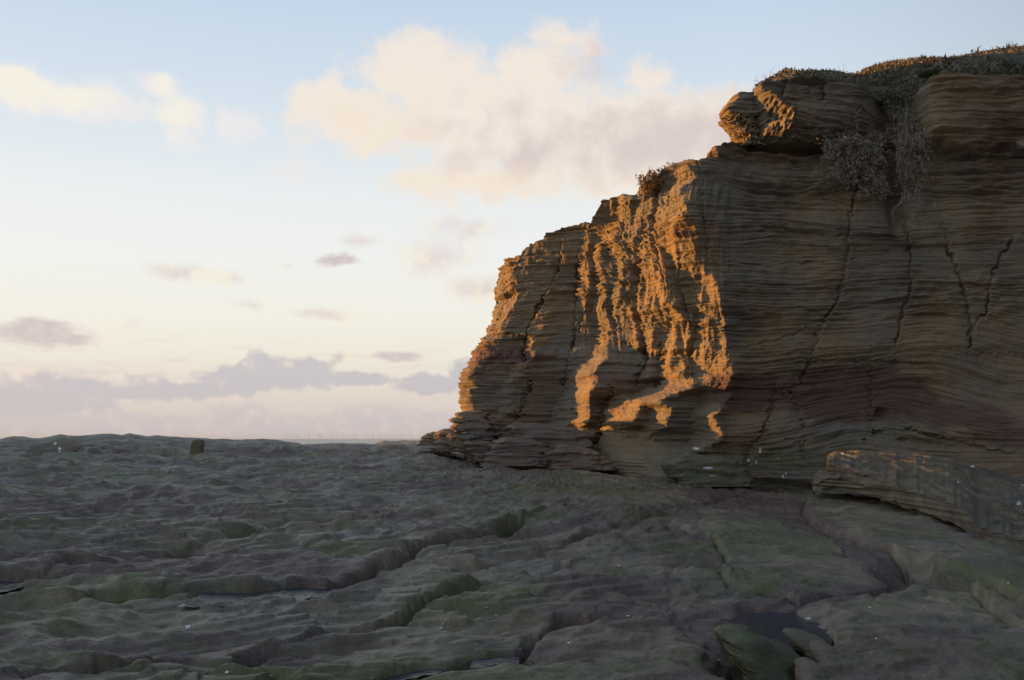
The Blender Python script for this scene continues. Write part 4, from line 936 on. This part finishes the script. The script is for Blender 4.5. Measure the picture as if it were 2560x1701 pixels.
def cl(px, py, out=.05):
    x, y, z = cliff_at(px, py); return np.array((x, y-out, z))
# grey bushes hanging on the right wall
bush('large grey-green bush clinging to the right wall below the gully', unproj(2125, 405, 20.55), (.92, .26, .80), 190, 12000, M_TWIG, M_LEAF, up=.15, Lleaf=.05, wleaf=.011, root=cl(2160, 360, -.1))
bush('tangled twiggy bush spilling down the gully beside the larger bush', unproj(2285, 425, 20.45), (.50, .25, .78), 90, 7000, M_TWIG, M_LEAF, up=-.1, Lleaf=.045, wleaf=.009, root=cl(2270, 260, 0))
bush('ragged lower fringe of bush above the long crack', unproj(2185, 475, 20.45), (.40, .2, .30), 60, 2200, M_TWIG, M_LEAF, up=.0, Lleaf=.045, wleaf=.01, root=cl(2190, 430, 0))
# bare stems hanging from the gully bush
def hang(label, px, py, L, n):
    p = np.array(unproj(px, py, 20.3)); e = empty('hanging_stems', tuple(p), label, 'dead stems', 'dead stems hanging from the gully bush'); g = Geo()
    for i in range(n):
        q = wander(RNG.normal(size=3)*(.06, .03, .05), (RNG.normal()*.25, -.15, -1), L*RNG.uniform(.5, 1), 12, .22, .05)
        g.tube(q, .0065, .002)
        for k in range(3):
            g.tube(wander(q[RNG.integers(3, 11)], rdir(-.4), L*.25, 5, .3, .05), .003, .0015)
    tri_mesh('stem', g.V, g.F, M_TWIG, e); return e
hang('longest bundle of bare pale stems hanging below the gully bush', 2262, 480, .80, 9)
hang('short curled bare stems at the gully edge near the right block', 2292, 330, .5, 8)
hang('forked bare stems right of the longest hanging bundle', 2300, 470, .5, 5)
hang('thin brown stem trailing down right of the hanging bundle', 2335, 500, .45, 3)
# samphire bush on the rim of the fluted face, catching the sun
x, y, z = unproj(1632, 452, 22.0)
bush('small sunlit bush on the rim above the fluted face', (x, y, z), (.42, .28, .36), 80, 4200, M_DTWIG, M_ORLEAF, up=.5, Lleaf=.05, wleaf=.011)
x, y, z = unproj(1672, 418, 21.9)
bush('sparse dry tuft beside the sunlit bush on the rim', (x, y, z), (.16, .1, .14), 22, 300, M_DTWIG, M_ORLEAF, up=.6, Lleaf=.04, wleaf=.007)
# bare shrub against the sky
def twigs(label, px, py, D, H, n, mat=M_DTWIG, cat='bare shrub', name='bare_shrub', spread=.5, group=None, curl=.2, th=.0045):
    x, y, z = unproj(px, py, D); e = empty(name, (x, y, z), label, cat, group); g = Geo()
    for i in range(n):
        q = wander((RNG.normal()*.05, RNG.normal()*.04, -.06), (RNG.normal()*spread, RNG.normal()*spread*.6, 1), H*RNG.uniform(.5, 1), 9, curl)
        g.tube(q, th, th*.35)
        for k in range(3): g.tube(wander(q[RNG.integers(3, 9)], rdir(.4), H*.35, 5, .3), th*.5, th*.25)
    tri_mesh('stem', g.V, g.F, mat, e); return e
twigs('bare curling shrub outlined against the sky above the crag', 1930, 204, 21.6, .46, 7, spread=.45, curl=.3)
twigs('single arching bare twig left of the curling shrub', 1905, 210, 21.5, .42, 2, spread=.9, curl=.2)
DS = 'dry stalks standing on the skyline'
twigs('pair of tall dry stalks on the skyline above the upper crag', 2108, 184, 22.5, .40, 2, name='dry_stalk', cat='dry stalk', group=DS, spread=.12, curl=.06, th=.0035)
twigs('lone leaning stalk on the skyline near the right end', 2400, 140, 24.0, .35, 2, name='dry_stalk', cat='dry stalk', group=DS, spread=.6, curl=.06, th=.0035)
twigs('short thin stalk on the skyline between the taller stalks', 2282, 162, 23.5, .22, 1, name='dry_stalk', cat='dry stalk', group=DS, spread=.1, curl=.05, th=.003)
twigs('small stalk on the skyline just right of the curling shrub', 1985, 196, 22.0, .20, 1, name='dry_stalk', cat='dry stalk', group=DS, spread=.2, curl=.05, th=.003)
twigs('wispy stalks at the top right corner of the skyline', 2535, 112, 24.5, .30, 3, name='dry_stalk', cat='dry stalk', group=DS, spread=.4, curl=.08, th=.003)
def top_at(px, py):
    q, r = proj(tX, tY, tZ); k = np.argmin((q-px)**2+(r-py)**2); i, j = np.unravel_index(k, q.shape); return tX[i, j], tY[i, j], tZ[i, j]
def tussock(label, px, py, R, H, n, mat, name='grass_tussock', cat='grass tussock', group='tussocks on the headland', pos=None):
    x, y, z = pos if pos is not None else top_at(px, py); e = empty(name, (x, y, z), label, cat, group); g = Geo()
    for i in range(n):
        a = RNG.uniform(0, 6.28); r = R*math.sqrt(RNG.uniform()); p = (r*math.cos(a), r*math.sin(a)*.7, -.02+H*.55*(1-(r/R)**2))
        g.leaf(p, (math.cos(a)*r/R*.9+RNG.normal()*.25, math.sin(a)*.5+RNG.normal()*.25, .8), H*RNG.uniform(.4, .8), .010)
    tri_mesh('foliage', g.V, g.F, mat, e); return e
tussock('dark green tussock on the edge of the upper crag', 2085, 196, .22, .16, 900, M_GRASS)
tussock('rusty cushion plant on the lip of the crag', 1918, 212, .22, .10, 700, M_HBROWN, pos=unproj(1918, 214, 21.5))
tussock('low green tussock above the head of the gully', 2330, 195, .25, .14, 800, M_GRASS)
bush('broad dark shrub at the right edge above the right block', unproj(2530, 186, 20.9), (.55, .35, .30), 60, 5200, M_DTWIG, M_GRASS, up=.6, Lleaf=.05, wleaf=.011, name='dark_shrub', cat='shrub')
tussock('rust brown cushion at the head of the gully', 2240, 240, .30, .16, 900, M_HBROWN)
tussock('mossy green mat on top of the right block', 2490, 208, .35, .06, 700, M_GRASS)
# heath over the top: past counting
def heath():
    g = Geo(); g2 = Geo()
    n = 20000
    r, c = tX.shape
    ii = (RNG.uniform(0, 1, n)**.8*(r-2)).astype(int); vis = np.where((tPX > 1895) & (tPX < 2750))[0]
    jj = RNG.choice(vis, n)
    pa = perlin(tX[ii, jj]*1.3, tY[ii, jj]*1.3, 91)
    for k in range(n):
        if tPX[jj[k]] < 1985+60*pa[k] and RNG.uniform() < .85: continue
        i, j = ii[k], jj[k]; p = np.array((tX[i, j], tY[i, j], tZ[i, j]))+RNG.normal(size=3)*(.04, .05, .01)
        G = g if pa[k]+RNG.normal()*.25 < .12 else g2
        H = (.08+.07*max(0, pa[k])+.03*RNG.uniform())*(.55 if tPX[j] < 2080 else 1)
        for _ in range(2):
            G.leaf(p, rdir(1.1), H*RNG.uniform(.6, 1.4), .015)
        d = rdir(1.4); G.leaf(p+d*H*.5, rdir(.3), .06, .018)
        if RNG.uniform() < .3: G.leaf(p+d*H*.9, rdir(.3), .04, .012)
    tag(tri_mesh('heath', g.V, g.F, M_HEATH), 'grey green heath covering the top of the headland', 'heath', kind='stuff')
    tag(tri_mesh('dry_heath', g2.V, g2.F, M_HBROWN), 'rust brown patches of dry heath on the headland', 'heath', kind='stuff')
    # scrub in the gully
    g3 = Geo()
    for k in range(1800):
        py = RNG.uniform(222, 300); f = (py-222)/108; px = 2180+95*f*.75+RNG.uniform(0, 1)*(118*(1-f*.75))
        p = unproj(px, py, 21.35-.3*RNG.uniform()); q = np.array(p)
        for _ in range(3): g3.leaf(q, rdir(.7), .08, .010)
    tag(tri_mesh('gully_scrub', g3.V, g3.F, M_HEATH), 'dry scrub filling the head of the gully', 'scrub', kind='stuff')
heath()

# ------------------------------------------------------------------ wind turbines far out at sea
def turbine_meshes():
    t = Geo(); t.tube([(0, 0, 0), (0, 0, 60), (0, 0, 97)], 4.2, 2.6, 10)
    n = Geo(); n.tube([(0, 6, 98), (0, -4, 98), (0, -9, 98)], 2.8, 2.0, 8)
    b = Geo(); b.V = [(-1.6, 0, 0), (1.6, 0, 0), (2.6, 0, 12), (.5, 0, 47), (-.4, 0, 47), (-1.2, 0, 12), (0, .9, 10), (0, -.9, 10)]
    b.F = [(0, 1, 6), (1, 2, 6), (2, 3, 6), (3, 4, 6), (4, 5, 6), (5, 0, 6), (1, 0, 7), (2, 1, 7), (3, 2, 7), (4, 3, 7), (5, 4, 7), (0, 5, 7)]
    r = []
    for nm, g in (('tower', t), ('nacelle', n), ('blade', b)):
        me = bpy.data.meshes.new(nm); me.from_pydata([tuple(v) for v in g.V], [], g.F); me.materials.append(M_TURB); r.append(me)
    return r
TM = turbine_meshes()
TXS = [715, 744, 773, 795, 801, 828, 858, 883, 891, 920, 931, 950, 969, 1005, 1029]
TL = ['leftmost far turbine on the sea horizon', 'second far turbine from the left on the horizon', 'third far turbine from the left on the horizon', 'taller far turbine, left one of the close pair', 'right turbine of the close left pair on the horizon',
      'far turbine just right of the close left pair', 'seventh far turbine from the left, midway along the row', 'left turbine of the close pair at mid row', 'right turbine of the close pair at mid row', 'tenth far turbine from the left on the horizon',
      'eleventh far turbine, left of the last four', 'fourth far turbine from the right end', 'third far turbine from the right end', 'second far turbine from the right end', 'rightmost far turbine, nearest the cliff']
for i, (px, lb) in enumerate(zip(TXS, TL)):
    D = 21000+(i*37 % 5)*900; x = (px-CX)/FPX*D*.995
    e = empty('wind_turbine', (x, D, -3.3), lb, 'wind turbine', 'wind turbines on the sea horizon')
    for nm, me in (('tower', TM[0]), ('nacelle', TM[1])):
        o = bpy.data.objects.new(nm, me); C.objects.link(o); o.parent = e
    a0 = random.uniform(0, 2.1)
    for k in range(3):
        o = bpy.data.objects.new('blade', TM[2]); C.objects.link(o); o.parent = e; o.location = (0, -8, 98); o.rotation_euler = (0, a0+k*2.0944, 0)

# ------------------------------------------------------------------ sea air
def haze():
    x0, x1, y0, y1, z0, z1 = -60500, 60500, -3600, 70500, -6.2, 165
    V = [(x, y, z) for z in (z0, z1) for x, y in ((x0, y0), (x1, y0), (x1, y1), (x0, y1))]
    m = bpy.data.materials.new('sea_air'); m.use_nodes = True; nt = m.node_tree
    for n in list(nt.nodes): nt.nodes.remove(n)
    v = nt.nodes.new('ShaderNodeVolumePrincipled'); o = nt.nodes.new('ShaderNodeOutputMaterial')
    v.inputs['Color'].default_value = (.55, .78, 1.0, 1); v.inputs['Density'].default_value = 0.9e-5
    nt.links.new(v.outputs[0], o.inputs['Volume'])
    tag(tri_mesh('haze', V, [(3, 2, 1, 0), (4, 5, 6, 7), (0, 1, 5, 4), (1, 2, 6, 5), (2, 3, 7, 6), (3, 0, 4, 7)], m), 'thin sea haze over the water', None, kind='stuff')
haze()
